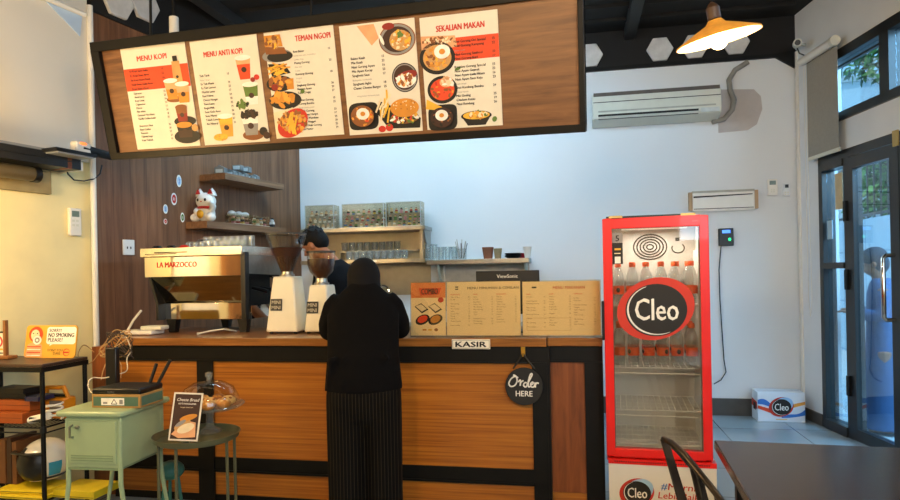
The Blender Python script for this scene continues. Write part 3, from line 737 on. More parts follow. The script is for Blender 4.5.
# 2 non coffee
t, pw, ph = poster(1, 'non-coffee drinks menu poster with orange, green and dark iced cups')
heading(t, 'MENU ANTI KOPI', pw, ph, .48, .84, .58)
lines(t, ['Teh Tarik', '~Panas / Dingin', 'Es Teh Manis', 'Es Teh Lemon', 'Matcha Latte', 'Red Velvet', 'Choco Hangat', 'Taro Latte', 'Regal Milk', 'Susu Gula Aren', 'Susu Murni', 'Yakult Lemon', 'Air Mineral'], .08, .66, .0385, .53, pw, ph, .017)
pic(t, 'peach_tea_picture', lambda mb: (cup(mb, .76 * pw, .6 * ph, .11 * pw, .075 * pw, .2 * ph, 3, 10, True, .7), ell(mb, .93 * pw, .61 * ph, .04 * pw, .025 * ph, lay(), 2), ell(mb, .87 * pw, .59 * ph, .035 * pw, .022 * ph, lay(), 15)), pw, ph)
pic(t, 'matcha_picture', lambda mb: (cup(mb, .82 * pw, .36 * ph, .11 * pw, .08 * pw, .19 * ph, 8, 7, True, .4), specks(mb, .67 * pw, .37 * ph, .09 * pw, .035 * ph, (7, 7, 1), 22, .012)), pw, ph)
pic(t, 'mango_picture', lambda mb: (cup(mb, .38 * pw, .07 * ph, .11 * pw, .085 * pw, .2 * ph, 14, 6, True, .6), ell(mb, .27 * pw, .07 * ph, .11 * pw, .035 * ph, lay(), 6), specks(mb, .27 * pw, .07 * ph, .09 * pw, .03 * ph, (14, 12), 14, .006)), pw, ph)
pic(t, 'oreo_picture', lambda mb: (ell(mb, .77 * pw, .07 * ph, .16 * pw, .05 * ph, lay(), 4), cup(mb, .75 * pw, .07 * ph, .13 * pw, .09 * pw, .2 * ph, 11, 8, False), specks(mb, .75 * pw, .27 * ph, .13 * pw, .035 * ph, (1, 9, 1), 50, .012), ell(mb, .93 * pw, .1 * ph, .06 * pw, .04 * ph, lay(), 1), ell(mb, .97 * pw, .06 * ph, .05 * pw, .035 * ph, lay(), 9)), pw, ph)
# 3 snacks
t, pw, ph = poster(2, 'snack menu poster with toast, fries and fried dumplings down its left edge')
heading(t, 'TEMAN NGOPI', pw, ph, .70, .89, .5)
lines(t, ['Roti Bakar', '~Coklat keju, susu, ovomaltine', '~Coklat / keju', 'Pisang Goreng', '~Keju susu', '~Coklat', 'Kentang Goreng', '~Original', '~Pedas', 'Singkong Goreng', 'Nugget Ayam', 'Tahu Crispy', '', 'Bakso Goreng', 'Cireng Bumbu', '~Rujak, kacang, pedas', 'Cilok Goreng', 'Mendoan Hangat', 'Tempe Mendoan', 'Pisang Nugget', 'Otak Otak Goreng', 'Mix Platter'], .40, .79, .0345, .93, pw, ph, .016)
pic(t, 'toast_picture', lambda mb: (ell(mb, .16 * pw, .78 * ph, .22 * pw, .06 * ph, lay(), 11), ell(mb, .2 * pw, .77 * ph, .19 * pw, .05 * ph, lay(), 1), mb.quad([(.0, lay(), .87 * ph), (.28 * pw, Y[0] - .002, .85 * ph), (.31 * pw, Y[0] - .002, .79 * ph), (0, Y[0] - .002, .8 * ph)], 4), mb.quad([(.0, lay(), .97 * ph), (.24 * pw, Y[0] - .002, .97 * ph), (.26 * pw, Y[0] - .002, .86 * ph), (0, Y[0] - .002, .87 * ph)], 12), specks(mb, .13 * pw, .9 * ph, .11 * pw, .05 * ph, (5, 4, 6), 24, .012)), pw, ph)
pic(t, 'fries_picture', lambda mb: (mb.quad([(.01 * pw, lay(), .71 * ph), (.25 * pw, Y[0] - .002, .70 * ph), (.33 * pw, Y[0] - .002, .61 * ph), (.05 * pw, Y[0] - .002, .59 * ph)], 1), [mb.box((rd.uniform(.06, .27) * pw, lay(), rd.uniform(.61, .7) * ph), (.06, .0002, .008), rd.choice((6, 12, 14)), Matrix.Rotation(rd.uniform(-.5, .5), 3, 'Y').to_euler()) for _ in range(18)]), pw, ph)
pic(t, 'nugget_picture', lambda mb: (ell(mb, .15 * pw, .52 * ph, .2 * pw, .075 * ph, lay(), 1), mb.quad([(.26 * pw, lay(), .56 * ph), (.36 * pw, Y[0] - .002, .56 * ph), (.35 * pw, Y[0] - .002, .46 * ph), (.25 * pw, Y[0] - .002, .46 * ph)], 12), specks(mb, .14 * pw, .53 * ph, .14 * pw, .05 * ph, (12, 14, 4), 30, .016), ell(mb, .07 * pw, .49 * ph, .05 * pw, .03 * ph, lay(), 15)), pw, ph)
pic(t, 'dumpling_picture', lambda mb: (ell(mb, .2 * pw, .36 * ph, .24 * pw, .085 * ph, lay(), 1), specks(mb, .17 * pw, .37 * ph, .16 * pw, .06 * ph, (12, 14, 12), 26, .02), ell(mb, .47 * pw, .43 * ph, .03 * pw, .02 * ph, lay(), 7, .6)), pw, ph)
pic(t, 'platter_picture', lambda mb: (mb.quad([(.0, lay(), .25 * ph), (.3 * pw, Y[0] - .002, .29 * ph), (.42 * pw, Y[0] - .002, .05 * ph), (.0, Y[0] - .002, .0)], 16), ell(mb, .27 * pw, .14 * ph, .25 * pw, .12 * ph, lay(), 2, .5), specks(mb, .27 * pw, .15 * ph, .21 * pw, .1 * ph, (12, 4, 14, 5), 90, .012), [mb.box((.28 * pw + rd.uniform(-.03, .03), lay(), .14 * ph + rd.uniform(-.03, .03)), (.012, .0002, .08), 6, Matrix.Rotation(rd.uniform(-.5, .5), 3, 'Y').to_euler()) for _ in range(7)]), pw, ph)
# 4 burgers / noodles
t, pw, ph = poster(3, 'menu poster without a title, with a big burger and fried noodles, second from right')
lines(t, ['Bakso Kuah', 'Mie Kuah', 'Nasi Goreng Ayam', 'Mie Ayam Kecap', 'Spaghetti Saus', '~Bolognese / carbonara', 'Spaghetti Aglio', 'Classic Cheese Burger'], .12, .69, .0385, .57, pw, ph, .0175)
lines(t, ['~Harga belum termasuk pajak'], .16, .35, .03, .5, pw, ph, .016, 'small_print')
pic(t, 'pasta_picture', lambda mb: (mb.quad([(.24 * pw, lay(), .985 * ph), (.47 * pw, Y[0] - .002, .985 * ph), (.52 * pw, Y[0] - .002, .86 * ph), (.42 * pw, Y[0] - .002, .8 * ph)], 10), [ell(mb, .76 * pw, .83 * ph, .24 * pw * q, .14 * ph * q, lay(), c) for q, c in ((1, 4), (.94, 11), (.8, 9))], ell(mb, .8 * pw, .82 * ph, .14 * pw, .09 * ph, lay(), 5), specks(mb, .8 * pw, .82 * ph, .13 * pw, .08 * ph, (5, 6, 12, 16), 50, .01), specks(mb, .8 * pw, .87 * ph, .04 * pw, .02 * ph, (7,), 8, .012), ell(mb, .66 * pw, .95 * ph, .08 * pw, .03 * ph, lay(), 15), ell(mb, .56 * pw, .84 * ph, .02 * pw, .05 * ph, lay(), 8, .4)), pw, ph)
pic(t, 'rice_roll_picture', lambda mb: ([ell(mb, .82 * pw, .49 * ph, .17 * pw * q, .13 * ph * q, lay(), c) for q, c in ((1, 1), (.93, 11), (.85, 9))], ell(mb, .84 * pw, .46 * ph, .13 * pw, .06 * ph, lay(), 8, .2), ell(mb, .84 * pw, .5 * ph, .15 * pw, .045 * ph, lay(), 15, .25), specks(mb, .84 * pw, .47 * ph, .13 * pw, .05 * ph, (4, 12, 16, 8), 40, .011)), pw, ph)
pic(t, 'fried_noodle_picture', lambda mb: bowl(mb, .22 * pw, .17 * ph, .2 * pw, 1, 4, (12, 14, 3, 4), (.05, .15), True), pw, ph)
pic(t, 'burger_picture', lambda mb: (mb.quad([(.45 * pw, lay(), .3 * ph), (.99 * pw, Y[0] - .002, .12 * ph), (.97 * pw, Y[0] - .002, .03 * ph), (.55 * pw, Y[0] - .002, .04 * ph), (.4 * pw, Y[0] - .002, .2 * ph)], 1), [mb.box((.5 * pw + rd.uniform(-.03, .03), lay(), .24 * ph + rd.uniform(-.05, .05)), (.01, .0002, .08), rd.choice((6, 16)), Matrix.Rotation(rd.uniform(-.1, .7), 3, 'Y').to_euler()) for _ in range(12)], ell(mb, .78 * pw, .13 * ph, .19 * pw, .055 * ph, lay(), 4), specks(mb, .78 * pw, .13 * ph, .18 * pw, .045 * ph, (7, 2, 6, 8, 9), 50, .011), ell(mb, .79 * pw, .22 * ph, .19 * pw, .085 * ph, lay(), 12), specks(mb, .79 * pw, .24 * ph, .15 * pw, .05 * ph, (16, 4), 20, .004)), pw, ph)
pic(t, 'tomato_picture', lambda mb: (ell(mb, .46 * pw, .04 * ph, .05 * pw, .03 * ph, lay(), 2), ell(mb, .56 * pw, .05 * ph, .05 * pw, .035 * ph, lay(), 2), ell(mb, .56 * pw, .07 * ph, .02 * pw, .01 * ph, lay(), 7)), pw, ph)
# 5 meals
t, pw, ph = poster(4, 'meal menu poster with rice and noodle bowls, rightmost on the board')
MB().rect(.4 * pw, pw, .60 * ph, .80 * ph, -.0014, 3).build('colour_band', PAL, t, smooth=0)
heading(t, 'SEKALIAN MAKAN', pw, ph, .52, .865, .62)
lines(t, ['Nasi Goreng Ori Spesial', 'Nasi Goreng Kampung', '~Ayam suwir', 'Nasi Goreng Seafood', 'Nasi Goreng Kari'], .43, .755, .037, .95, pw, ph, .017, m=1)
lines(t, ['Kwetiau Goreng Special', 'Nasi Ayam Geprek', 'Nasi Ayam Lada Hitam', 'Nasi Ayam Saus Keju', '~Ayam krispi', 'Nasi Kambing Bumbu', '~Sambal matah', 'Mie Godog', 'Chicken Katsu', 'Nasi Rendang'], .42, .535, .0365, .94, pw, ph, .017)
pic(t, 'napkin_picture', lambda mb: (mb.quad([(.0, lay(), .84 * ph), (.45 * pw, Y[0] - .002, .82 * ph), (.47 * pw, Y[0] - .002, .72 * ph), (.0, Y[0] - .002, .72 * ph)], 10), specks(mb, .22 * pw, .79 * ph, .2 * pw, .03 * ph, (4, 16), 40, .008)), pw, ph)
pic(t, 'fried_rice_picture', lambda mb: bowl(mb, .2 * pw, .64 * ph, .235 * pw, 1, 5, (12, 4, 6, 14), (.3, .3)), pw, ph)
pic(t, 'beef_bowl_picture', lambda mb: (bowl(mb, .24 * pw, .355 * ph, .2 * pw, 1, 3, (3, 2, 4, 12)), ell(mb, .3 * pw, .42 * ph, .09 * pw, .045 * ph, lay(), 10), specks(mb, .31 * pw, .42 * ph, .08 * pw, .035 * ph, (16, 10, 8), 14, .014)), pw, ph)
pic(t, 'cracker_picture', lambda mb: mb.quad([(.02 * pw, lay(), .28 * ph), (.22 * pw, Y[0] - .002, .2 * ph), (.2 * pw, Y[0] - .002, .17 * ph), (.0, Y[0] - .002, .19 * ph)], 6), pw, ph)
pic(t, 'black_noodle_picture', lambda mb: bowl(mb, .22 * pw, .105 * ph, .19 * pw, 1, 9, (9, 1, 4), (0, .15), True), pw, ph)
pic(t, 'soup_picture', lambda mb: (mb.quad([(.48 * pw, lay(), .09 * ph), (.85 * pw, Y[0] - .002, .09 * ph), (.78 * pw, Y[0] - .002, .015 * ph), (.55 * pw, Y[0] - .002, .015 * ph)], 1), ell(mb, .665 * pw, .1 * ph, .2 * pw, .045 * ph, lay(), 1), ell(mb, .665 * pw, .105 * ph, .175 * pw, .036 * ph, lay(), 6), specks(mb, .665 * pw, .11 * ph, .14 * pw, .03 * ph, (7, 14, 16, 12), 30, .01)), pw, ph)
pic(t, 'leaf_picture', lambda mb: ell(mb, .9 * pw, .06 * ph, .035 * pw, .022 * ph, lay(), 7, 1), pw, ph)
pic(t, 'leaf_picture', lambda mb: ell(mb, .46 * pw, .53 * ph, .04 * pw, .014 * ph, lay(), 7, .3), pw, ph)

# ------------------------------------------------------------------ air conditioner, pipe, flyer frame, wall devices
M_acw = mat('aged_white_plastic', 'd6d5c6', .45, var=.03)
a = BF.at(593, 124.5, -.2); b = BF.at(721, 85, -.2)
ac = thing('air_conditioner', 'long white wall air conditioner high on the back wall', 'air conditioner', BF.w(a.x, 0, a.z), BF.a)
aw, ah = b.x - a.x, b.z - a.z
MB().prism([(-.01, 0), (-.2, .045), (-.215, .1), (-.2, ah - .03), (-.17, ah), (-.01, ah)], 0, aw, 'x').build('casing', M_acw, ac, smooth=0, bev=.006)
MB().bb(.01, aw - .01, -.203, -.18, ah - .03, ah + .004).build('top_grille', mat('grille_brown', '5a5148', .6), ac, smooth=0)
MB().bb(.006, aw - .006, -.2135, -.2, ah - .09, ah - .085).build('seam', M_ink, ac, smooth=0)
MB().bb(.05, aw - .05, -.218, -.208, .105, .12).build('trim_line', mat('ac_grey', 'a9a99c', .5), ac, smooth=0)
MB().prism([(-.196, .04), (-.213, .085), (-.207, .088), (-.19, .042)], .05, aw - .2, 'x').build('outlet', M_ink, ac, smooth=0)
MB().prism([(-.205, .045), (-.224, .06), (-.222, .064), (-.203, .05)], .05, aw - .2, 'x').build('louvre', M_acw, ac, smooth=0)
MB().bb(aw - .18, aw - .02, -.217, -.2, .05, .09).build('display', mat('ac_display', 'c6ccc9', .3), ac, smooth=0)
pp = [BF.at(*q, -.03) for q in ((712, 122), (724, 119), (732, 110), (734, 100), (730, 90), (729, 80), (735, 70), (748, 62))]
tag(MB().tube(pp, .024, 10).build('cooling_pipe', mat('pipe_wrap', '8f8a80', .7, bump=.3), frame=BF), 'grey wrapped pipe curving up from the air conditioner', 'pipe')
a = BF.at(689, 212, -.03); b = BF.at(757.5, 191, -.03); fw, fh = b.x - a.x, b.z - a.z
hc = thing('air_curtain', 'slim white box unit with tan end caps on the back wall', 'wall unit', BF.w(a.x, 0, a.z), BF.a)
MB().bb(.03, fw - .03, -.05, 0, .0, fh).build('casing', M_wplast, hc, smooth=0, bev=.005)
MB().bb(0, .03, -.055, 0, .01, fh + .01).build('end_cap', mat('tan_cap', 'b5936c', .6), hc, smooth=0)
MB().bb(fw - .03, fw, -.055, 0, .01, fh + .01).build('end_cap', MATS['tan_cap'], hc, smooth=0)
MB().prism([(.04, fh - .045), (fw - .05, fh - .03), (fw - .05, fh - .022), (.04, fh - .03)], -.056, -.05, 'y').build('slot', M_ink, hc, smooth=0)
MB().bb(.04, fw - .04, -.054, -.05, .02, .026).build('slot', M_ink, hc, smooth=0)
MB().bb(.03, fw - .03, -.052, -.002, fh, fh + .02).build('top_rail', MATS['ac_grey'], hc, smooth=0)
a = BF.at(719, 246, -.03); b = BF.at(733.5, 228, -.03)
ts = thing('attendance_terminal', 'small black wall terminal with lit blue screen and hanging cable', 'terminal', BF.w(a.x, 0, a.z), BF.a)
w_, h_ = b.x - a.x, b.z - a.z
MB().bb(0, w_, -.035, 0, 0, h_).build('casing', M_dark, ts, smooth=0, bev=.006)
MB().bb(.03, w_ - .03, -.0365, -.03, h_ * .72, h_ * .9).build('screen', mat('lit_blue', '4a86ff', .3, emit=1.2), ts, smooth=0)
MB().ball((w_ * .72, -.036, h_ * .36), (.013, .004, .016), 10).build('fingerprint_sensor', mat('lit_green', '2bff9a', .3, emit=1.0), ts)
cb_ = [BF.at(*q, -.012) - BF.i @ BF.w(a.x, 0, a.z) for q in ((721, 246), (719, 270), (720, 300), (722, 330), (724, 360), (726, 372), (721, 380), (714, 384))]
MB().tube(cb_, .005, 6).build('cable', M_dark, ts)
for i, (q, s, lb) in enumerate([((772, 187.5), (.085, .15), 'white remote control with grey display in a wall holder, left of the two'), ((786, 190), (.06, .12), 'slim white remote control on the wall, right of the two, near the corner')]):
    p = BF.at(*q)
    r = thing('remote_control', lb, 'remote control', BF.w(p.x, 0, p.z), BF.a)
    MB().bb(-s[0] / 2, s[0] / 2, -.025, 0, -s[1] / 2, s[1] / 2).build('body', M_wplast if i == 0 else M_white, r, bev=.005)
    MB().bb(-s[0] / 2 + .015, s[0] / 2 - .015, -.027, -.02, s[1] * .15, s[1] * .4).build('display', mat('lcd', '6f8076', .3) if i == 0 else M_dark, r, smooth=0)
    for k in range(4): MB().bb(-.018 + (k % 2) * .022, -.006 + (k % 2) * .022, -.027, -.02, -.03 - (k // 2) * .018, -.02 - (k // 2) * .018).build('button', M_acw, r, smooth=0)
# hexagons on the black band
hexl = ['behind the right end of the menu board frame', 'left of the lamp', 'just behind the left side of the lamp', 'just behind the right side of the lamp']
for i, (q, r) in enumerate([((590, 55), .125), ((660, 49), .125), ((695, 46), .125), ((736, 42), .125)]):
    p = BF.at(*q, -.03)
    h = MB().prism([(r * math.cos(PI / 3 * k), r * math.sin(PI / 3 * k)) for k in range(6)], -.03, .0, 'y').build('hexagon_panel', mat('hex_white', 'c9c8c6', .6), smooth=0, bev=.006)
    h.location = BF.w(p.x, -.002, p.z); h.rotation_euler = (0, 0, BF.a)
    tag(h, 'pale hexagon panel on the black band, %s' % hexl[i], 'wall panel', 'hexagon wall panels')
for i, (q, lb) in enumerate([((119, 0), 'pale hexagon panel on the left black band, nearer the corner pipe'), ((146, 4), 'pale hexagon panel on the left black band above the menu board corner')]):
    p = LF.at(*q, -.08); r = .14
    h = MB().prism([(r * math.cos(PI / 3 * k), r * math.sin(PI / 3 * k)) for k in range(6)], -.03, .0, 'y').build('hexagon_panel', MATS['hex_white'], smooth=0, bev=.006)
    h.location = LF.w(p.x, -.052, p.z); h.rotation_euler = (0, 0, LF.a); tag(h, lb, 'wall panel', 'hexagon wall panels')
# spotlight above the board
p = W(174, 27, 4.6)
sp_ = thing('ceiling_spotlight', 'white cylindrical ceiling spotlight above the menu board', 'spotlight', (p.x, p.y, CZ))
MB().tube([(0, 0, 0), (0, 0, p.z - CZ + .06)], .012).build('stem', M_black, sp_)
MB().cyl((0, 0, p.z - CZ - .06), .032, .13).build('housing', M_wplast, sp_, bev=.004)
# security camera
p = W(797, 44, 5.75)
cm = thing('security_camera', 'small pale security camera under the ceiling in the corner', 'camera', p, D2R(-25))
MB().tube([(0, -.09, -.015), (0, .05, .01)], .035, 14).build('housing', M_acw, cm)
MB().tube([(0, -.096, -.016), (0, -.088, -.015)], .024, 14).build('lens', M_dark, cm)
MB().tube([(0, .03, .01), (.03, .09, .02), (.09, .15, .02)], .014, 8).build('bracket', M_acw, cm)
MB().tube([(0, .03, -.02), (.02, .05, -.07), (.06, .1, -.08)], .006, 6).build('cable', M_dark, cm)
# roller blind
b0 = RF.at(801, 64, -.09); b1 = RF.at(834, 39, -.09); zb_ = RF.at(839, 146, -.09).z
M_blind = mat('blind_fabric', '9c968a', .85, var=.05, scale=60)
rb = thing('roller_blind', 'grey-beige roller blind hanging down half of the high window', 'roller blind', RF.w(b0.x, 0, 0), RF.a)
L = b1.x - b0.x; zt_ = (b0.z + b1.z) / 2
MB().tube([(0.0, -.09, zt_), (L, -.09, zt_)], .035, 14).build('roller', M_wplast, rb)
MB().tube([(L - .02, -.09, zt_), (L + .02, -.09, zt_)], .042, 14).build('end_cap', M_acw, rb)
MB().bb(.03, L - .02, -.058, -.055, zb_, zt_).build('fabric', M_blind, rb, smooth=0)
MB().bb(.03, L - .0, -.066, -.05, zb_ - .03, zb_).build('bottom_bar', M_acw, rb, smooth=0)
MB().tube([(.0, -.07, zt_), (-.01, -.06, 1.1), (.02, -.06, .95), (.05, -.06, 1.1), (.03, -.07, zt_)], .003, 5).build('pull_chain', M_wplast, rb)
cd = MB().bb(.02, .05, -.02, 0, 0.1, WZ).build('cable_duct', M_wplast, frame=RF, smooth=0); tag(cd, 'thin white cable duct running down the corner beside the door', 'cable duct')

# ------------------------------------------------------------------ pendant lamp
p = W(717, 32, 3.0)
pl = thing('pendant_lamp', 'lit pendant lamp with shallow golden shade hanging from the ceiling', 'lamp', (p.x, p.y, p.z))
pl.rotation_euler = (D2R(5), D2R(-12), 0)
M_shade = mat('shade_gold', 'd9973a', .5, var=.1, scale=40, emit=.22); M_shin = mat('shade_inside', 'fff0cf', .5)
pr = [(.188, -.035), (.185, -.028), (.10, .012), (.045, .036), (.03, .055)]
MB().shell(pr, seg=40).build('lamp_shade', M_shade, pl, smooth=60)
MB().shell([(.184, -.036), (.098, .007), (.043, .031), (.0, .04)], seg=40).build('shade_lining', M_shin, pl, smooth=60)
MB().lathe([(.0, .05), (.03, .06), (.03, .11), (.015, .13), (.0, .14)], seg=16).build('socket', mat('brown_socket', '4a3424', .5), pl)
MB().ball((0, 0, -.035), (.042, .042, .045), 16).build('bulb', mat('lit_bulb', 'ffdf9a', .3, emit=14, var=0), pl)
MB().tube([(0, 0, .13), (.12, .1, CZ - p.z - .05)], .005, 6).build('cord', M_black, pl)
point('pendant_light', (p.x, p.y, p.z - .13), 12, (1, .72, .38), .04)
# ------------------------------------------------------------------ espresso machine
ORD = ['leftmost', 'second from left', 'third from left', 'fourth from left', 'fifth from left', 'sixth from left', 'seventh from left', 'eighth from left', 'ninth from left', 'tenth from left', 'eleventh from left', 'twelfth from left']
mo = H(194, 333.5, CT)
MF = Frame(mo.x, mo.y, -11.5, CT)
em = thing('espresso_machine', 'polished steel espresso machine with red lettering on its back panel', 'espresso machine', MF.o, MF.a)
M_mirror = mat('polished_steel', 'd9d5cb', .06, 1, var=.02)
M_dmirror = mat('smoked_steel', '8f8871', .08, 1, var=.05)
hw = .37
MB().bb(-hw, hw, .0, .02, .385, .525).build('upper_panel', M_mirror, em, bev=.004)
MB().quad([(-.27, .09, .20), (hw - .03, .09, .20), (hw - .02, .0, .385), (-hw + .05, .0, .385)]).quad([(-.27, .1, .20), (-hw + .05, .01, .385), (hw - .02, .01, .385), (hw - .03, .1, .20)]).build('sloping_panel', M_dmirror, em, smooth=0)
MB().bb(-.27, hw - .02, .07, .09, .09, .205).build('lower_panel', M_mirror, em, bev=.004)
MB().prism([(-hw + .05, .385), (-hw + .03, .385), (-.285, .2), (-.285, .09), (-.268, .09), (-.268, .2)], .0, .12, 'y').build('side_bracket', M_dark, em, smooth=0)
MB().bb(hw - .015, hw + .02, -.005, .05, .09, .545).build('corner_post', M_dark, em, bev=.004)
MB().bb(-.28, hw, .09, .56, .09, .13).bb(-hw + .04, hw, .03, .56, .38, .53).bb(-.2, hw - .06, .2, .5, .13, .38).build('body', M_black, em, smooth=0)
MB().prism([(.05, .40), (.56, .385), (.56, .52), (.05, .57)], hw, hw + .008, 'x').build('side_panel', M_steel, em, smooth=0)
MB().prism([(.1, .09), (.56, .09), (.56, .18), (.1, .18)], hw, hw + .006, 'x').build('side_panel', M_mirror, em, smooth=0)
tr = MB().bb(-hw - .01, hw + .01, -.03, .0, .525, .585).bb(-hw - .01, hw + .01, .0, .56, .525, .545).bb(-hw - .01, -hw, 0, .56, .545, .585).bb(hw, hw + .01, 0, .56, .545, .585).build('cup_tray', mat('tray_steel', 'd0cabb', .25, .9), em, bev=.003)
MB().bb(-hw + .1, -.02, -.032, -.03, .55, .556).build('tray_slot', M_ink, em, smooth=0)
MB().bb(-hw + .03, -.1, -.0315, -.03, .541, .546).build('tray_slot', M_ink, em, smooth=0)
MB().text('LA MARZOCCO', -.12, .452, .052, -.002, 2, 'c', .02, .30).build('lettering', PAL, em, smooth=0)
for x, y in ((-.22, .1), (.32, .1), (-.05, .5), (.33, .5)):
    MB().frus((x, y), (.045, .045), (.075, .06), 0, .092).build('leg', M_dark, em, smooth=0)
for k, (x, z) in enumerate(((.0, .30), (.18, .30))):
    MB().cyl((x, .56, z - .04), .035, .08).build('group_head', M_chrome, em)
for y, z in ((.2, .3), (.32, .3)):
    pf = MB().tube([(hw - .04, y, z), (hw + .05, y, z - .02), (hw + .09, y - .02, z - .03)], [.012, .016, .014]).build('portafilter_handle', M_dark, em)
MB().tube([(hw - .02, .42, .38), (hw + .04, .42, .36), (hw + .05, .42, .2), (hw + .03, .42, .15)], .008).build('steam_wand', M_chrome, em)
def tumbler(loc, label, group, r=.034, h=.085, up=True, m=None, cat='glass'):
    a = [(.0, .004), (r * .8, .004), (r * .82, 0), (r * .86, 0), (r, h), (r * .93, h), (r * .76, .012)]
    if not up: a = [(q, h - z) for q, z in a]
    o = MB().shell(a, seg=16).build('drinking_glass', m or M_glassware, smooth=50); o.location = loc
    return tag(o, label, cat, group)
for row, y, n in (('front', .06, 9), ('rear', .2, 8)):
    for k in range(n):
        x = -.06 + k * .05 + (0 if row == 'front' else .04)
        z = .545 + (.0 if row == 'front' else .005)
        tumbler(MF.w(x, y, z), 'upturned clear glass on the coffee machine, %s in the %s row' % (ORD[k], row), 'glasses on the coffee machine', .024, .08 if row == 'front' else .115, False)
for k, (x, c, lb) in enumerate([(-.30, 'black_cup', 'black coffee cup upside down on the left end of the coffee machine'), (-.19, 'black_cup', 'black coffee cup upside down beside the red cup on the coffee machine'), (-.09, 'red_cup', 'red coffee cup upside down on top of the coffee machine')]):
    t = thing('coffee_cup', lb, 'cup', MF.w(x, .05, .546), MF.a)
    mcup = mat(c, '141213' if c[0] == 'b' else 'c22a1c', .25, coat=.3)
    MB().lathe([(.042, 0), (.042, .02), (.036, .045), (.024, .058), (.0, .058)], seg=20).build('bowl', mcup, t, smooth=50)
    MB().tube([(.038, 0, .015), (.058, 0, .018), (.06, 0, .034), (.036, 0, .04)], .006, 6).build('handle', mcup, t)
t = thing('steel_jug', 'steel milk jug lying on top of the coffee machine', 'jug', MF.w(-.12, .34, .615), MF.a + .5)
t.rotation_euler = (0, D2R(75), .5)
MB().shell([(.0, -.05), (.05, -.05), (.052, -.0), (.04, .05), (.044, .07)], seg=18).build('body', M_chrome, t, smooth=50)
MB().tube([(.05, 0, -.03), (.085, 0, -.02), (.08, 0, .04), (.042, 0, .05)], .006).build('handle', M_chrome, t)
# sensors / router left of the machine
p = H(137, 335.5, CT)
t = thing('wifi_router', 'white wireless router with one raised antenna left of the coffee machine', 'router', p, CF.a)
MB().bb(-.13, .11, 0, .14, .004, .032).build('body', M_wplast, t, bev=.008)
MB().bb(-.0, .16, .03, .12, .033, .06).build('adapter', M_acw, t, bev=.008)
MB().tube([(-.115, .06, .03), (-.055, .04, .1), (.02, .02, .165)], .008, 6).build('antenna', M_wplast, t)
p = H(220, 332, CT)
tag(MB().tube([H(197, 334, CT + .006), H(210, 331, CT + .02), H(224, 329, CT + .03), H(236, 331, CT + .006)], .006).build('loose_cable', M_acw), 'pale cable lying on the counter under the coffee machine', 'cable')

# ------------------------------------------------------------------ grinders
M_gw = mat('grinder_cream', 'efe8d0', .3, var=.02, coat=.3)
M_bean = mat('coffee_beans', '3b1f10', .45, var=.5, scale=120, bump=.8)
def grinder(loc, label, w0, w1, h, hop, beans, plate):
    t = thing('coffee_grinder', label, 'coffee grinder', loc, CF.a, 'coffee grinders')
    MB().frus((0, .0), (w0, .20), (w1, .15), .012, h, off=(0, .01)).build('body', M_gw, t, bev=.012)
    MB().frus((.06, .14), (w0 * .7, .14), (w1 * .6, .1), .012, h * .45).build('rear_housing', M_gw, t, bev=.03)
    for sx in (-1, 1):
        for sy in (-1, 1): MB().cyl((sx * w0 * .38, sy * .07, 0), .012, .014).build('foot', M_dark, t)
    MB().lathe([(.05, h), (.05, h + .012), (.04, h + .016), (.036, h + .045), (.0, h + .045)], seg=24).build('collar', M_steel, t, smooth=50)
    MB().shell(hop, (0, 0, h), 28).build('hopper', M_acryl, t, smooth=60)
    MB().lathe(beans, (0, 0, h), 28).build('beans', M_bean, t, smooth=60)
    rt, zt = hop[-1]
    MB().lathe([(0, zt), (rt * 1.02, zt), (rt * 1.03, zt + .012), (0, zt + .016)], (0, 0, h), 28).build('lid', mat('smoked_lid', '4a4744', .2), t, smooth=50)
    z0 = plate; n = MB().bb(-.042, .036, -.004, .004, -.038, .038)
    n.text('MINI', -.003, .004, .034, -.0046, 1, 'c', .012, .062); n.text('MINI', -.003, -.03, .034, -.0046, 1, 'c', .012, .062)
    q = n.build('name_plate', [mat('plate_black', '26231f', .4), mat('plate_letters', 'b9b2a2', .4)], t, smooth=0)
    k = (w0 - (w0 - w1) * z0 / h) / 2; sl = math.atan2((.20 - .15) / 2 + .01, h)
    fy = -(.20 / 2) + ((.025 + .01) * (z0 / h)) - .004
    q.location = (-w0 * .16, fy, z0); q.rotation_euler = (-sl, 0, 0)
    return t
grinder(H(281.5, 334, CT) + CF.w(0, .1, 0) - CF.o, 'taller cream coffee grinder with tall cone hopper beside the coffee machine', .225, .145, .375,
        [(.036, .02), (.05, .06), (.128, .25), (.13, .275)], [(.034, .022), (.048, .06), (.105, .19), (.03, .2), (.0, .2)], .19)
grinder(H(316.5, 334, CT) + CF.w(0, .1, 0) - CF.o, 'shorter cream coffee grinder with round bowl hopper, next to the person in black', .175, .12, .315,
        [(.034, .02), (.04, .05), (.075, .085), (.09, .14), (.092, .21)], [(.032, .022), (.038, .052), (.072, .086), (.086, .14), (.086, .17), (.0, .175)], .17)

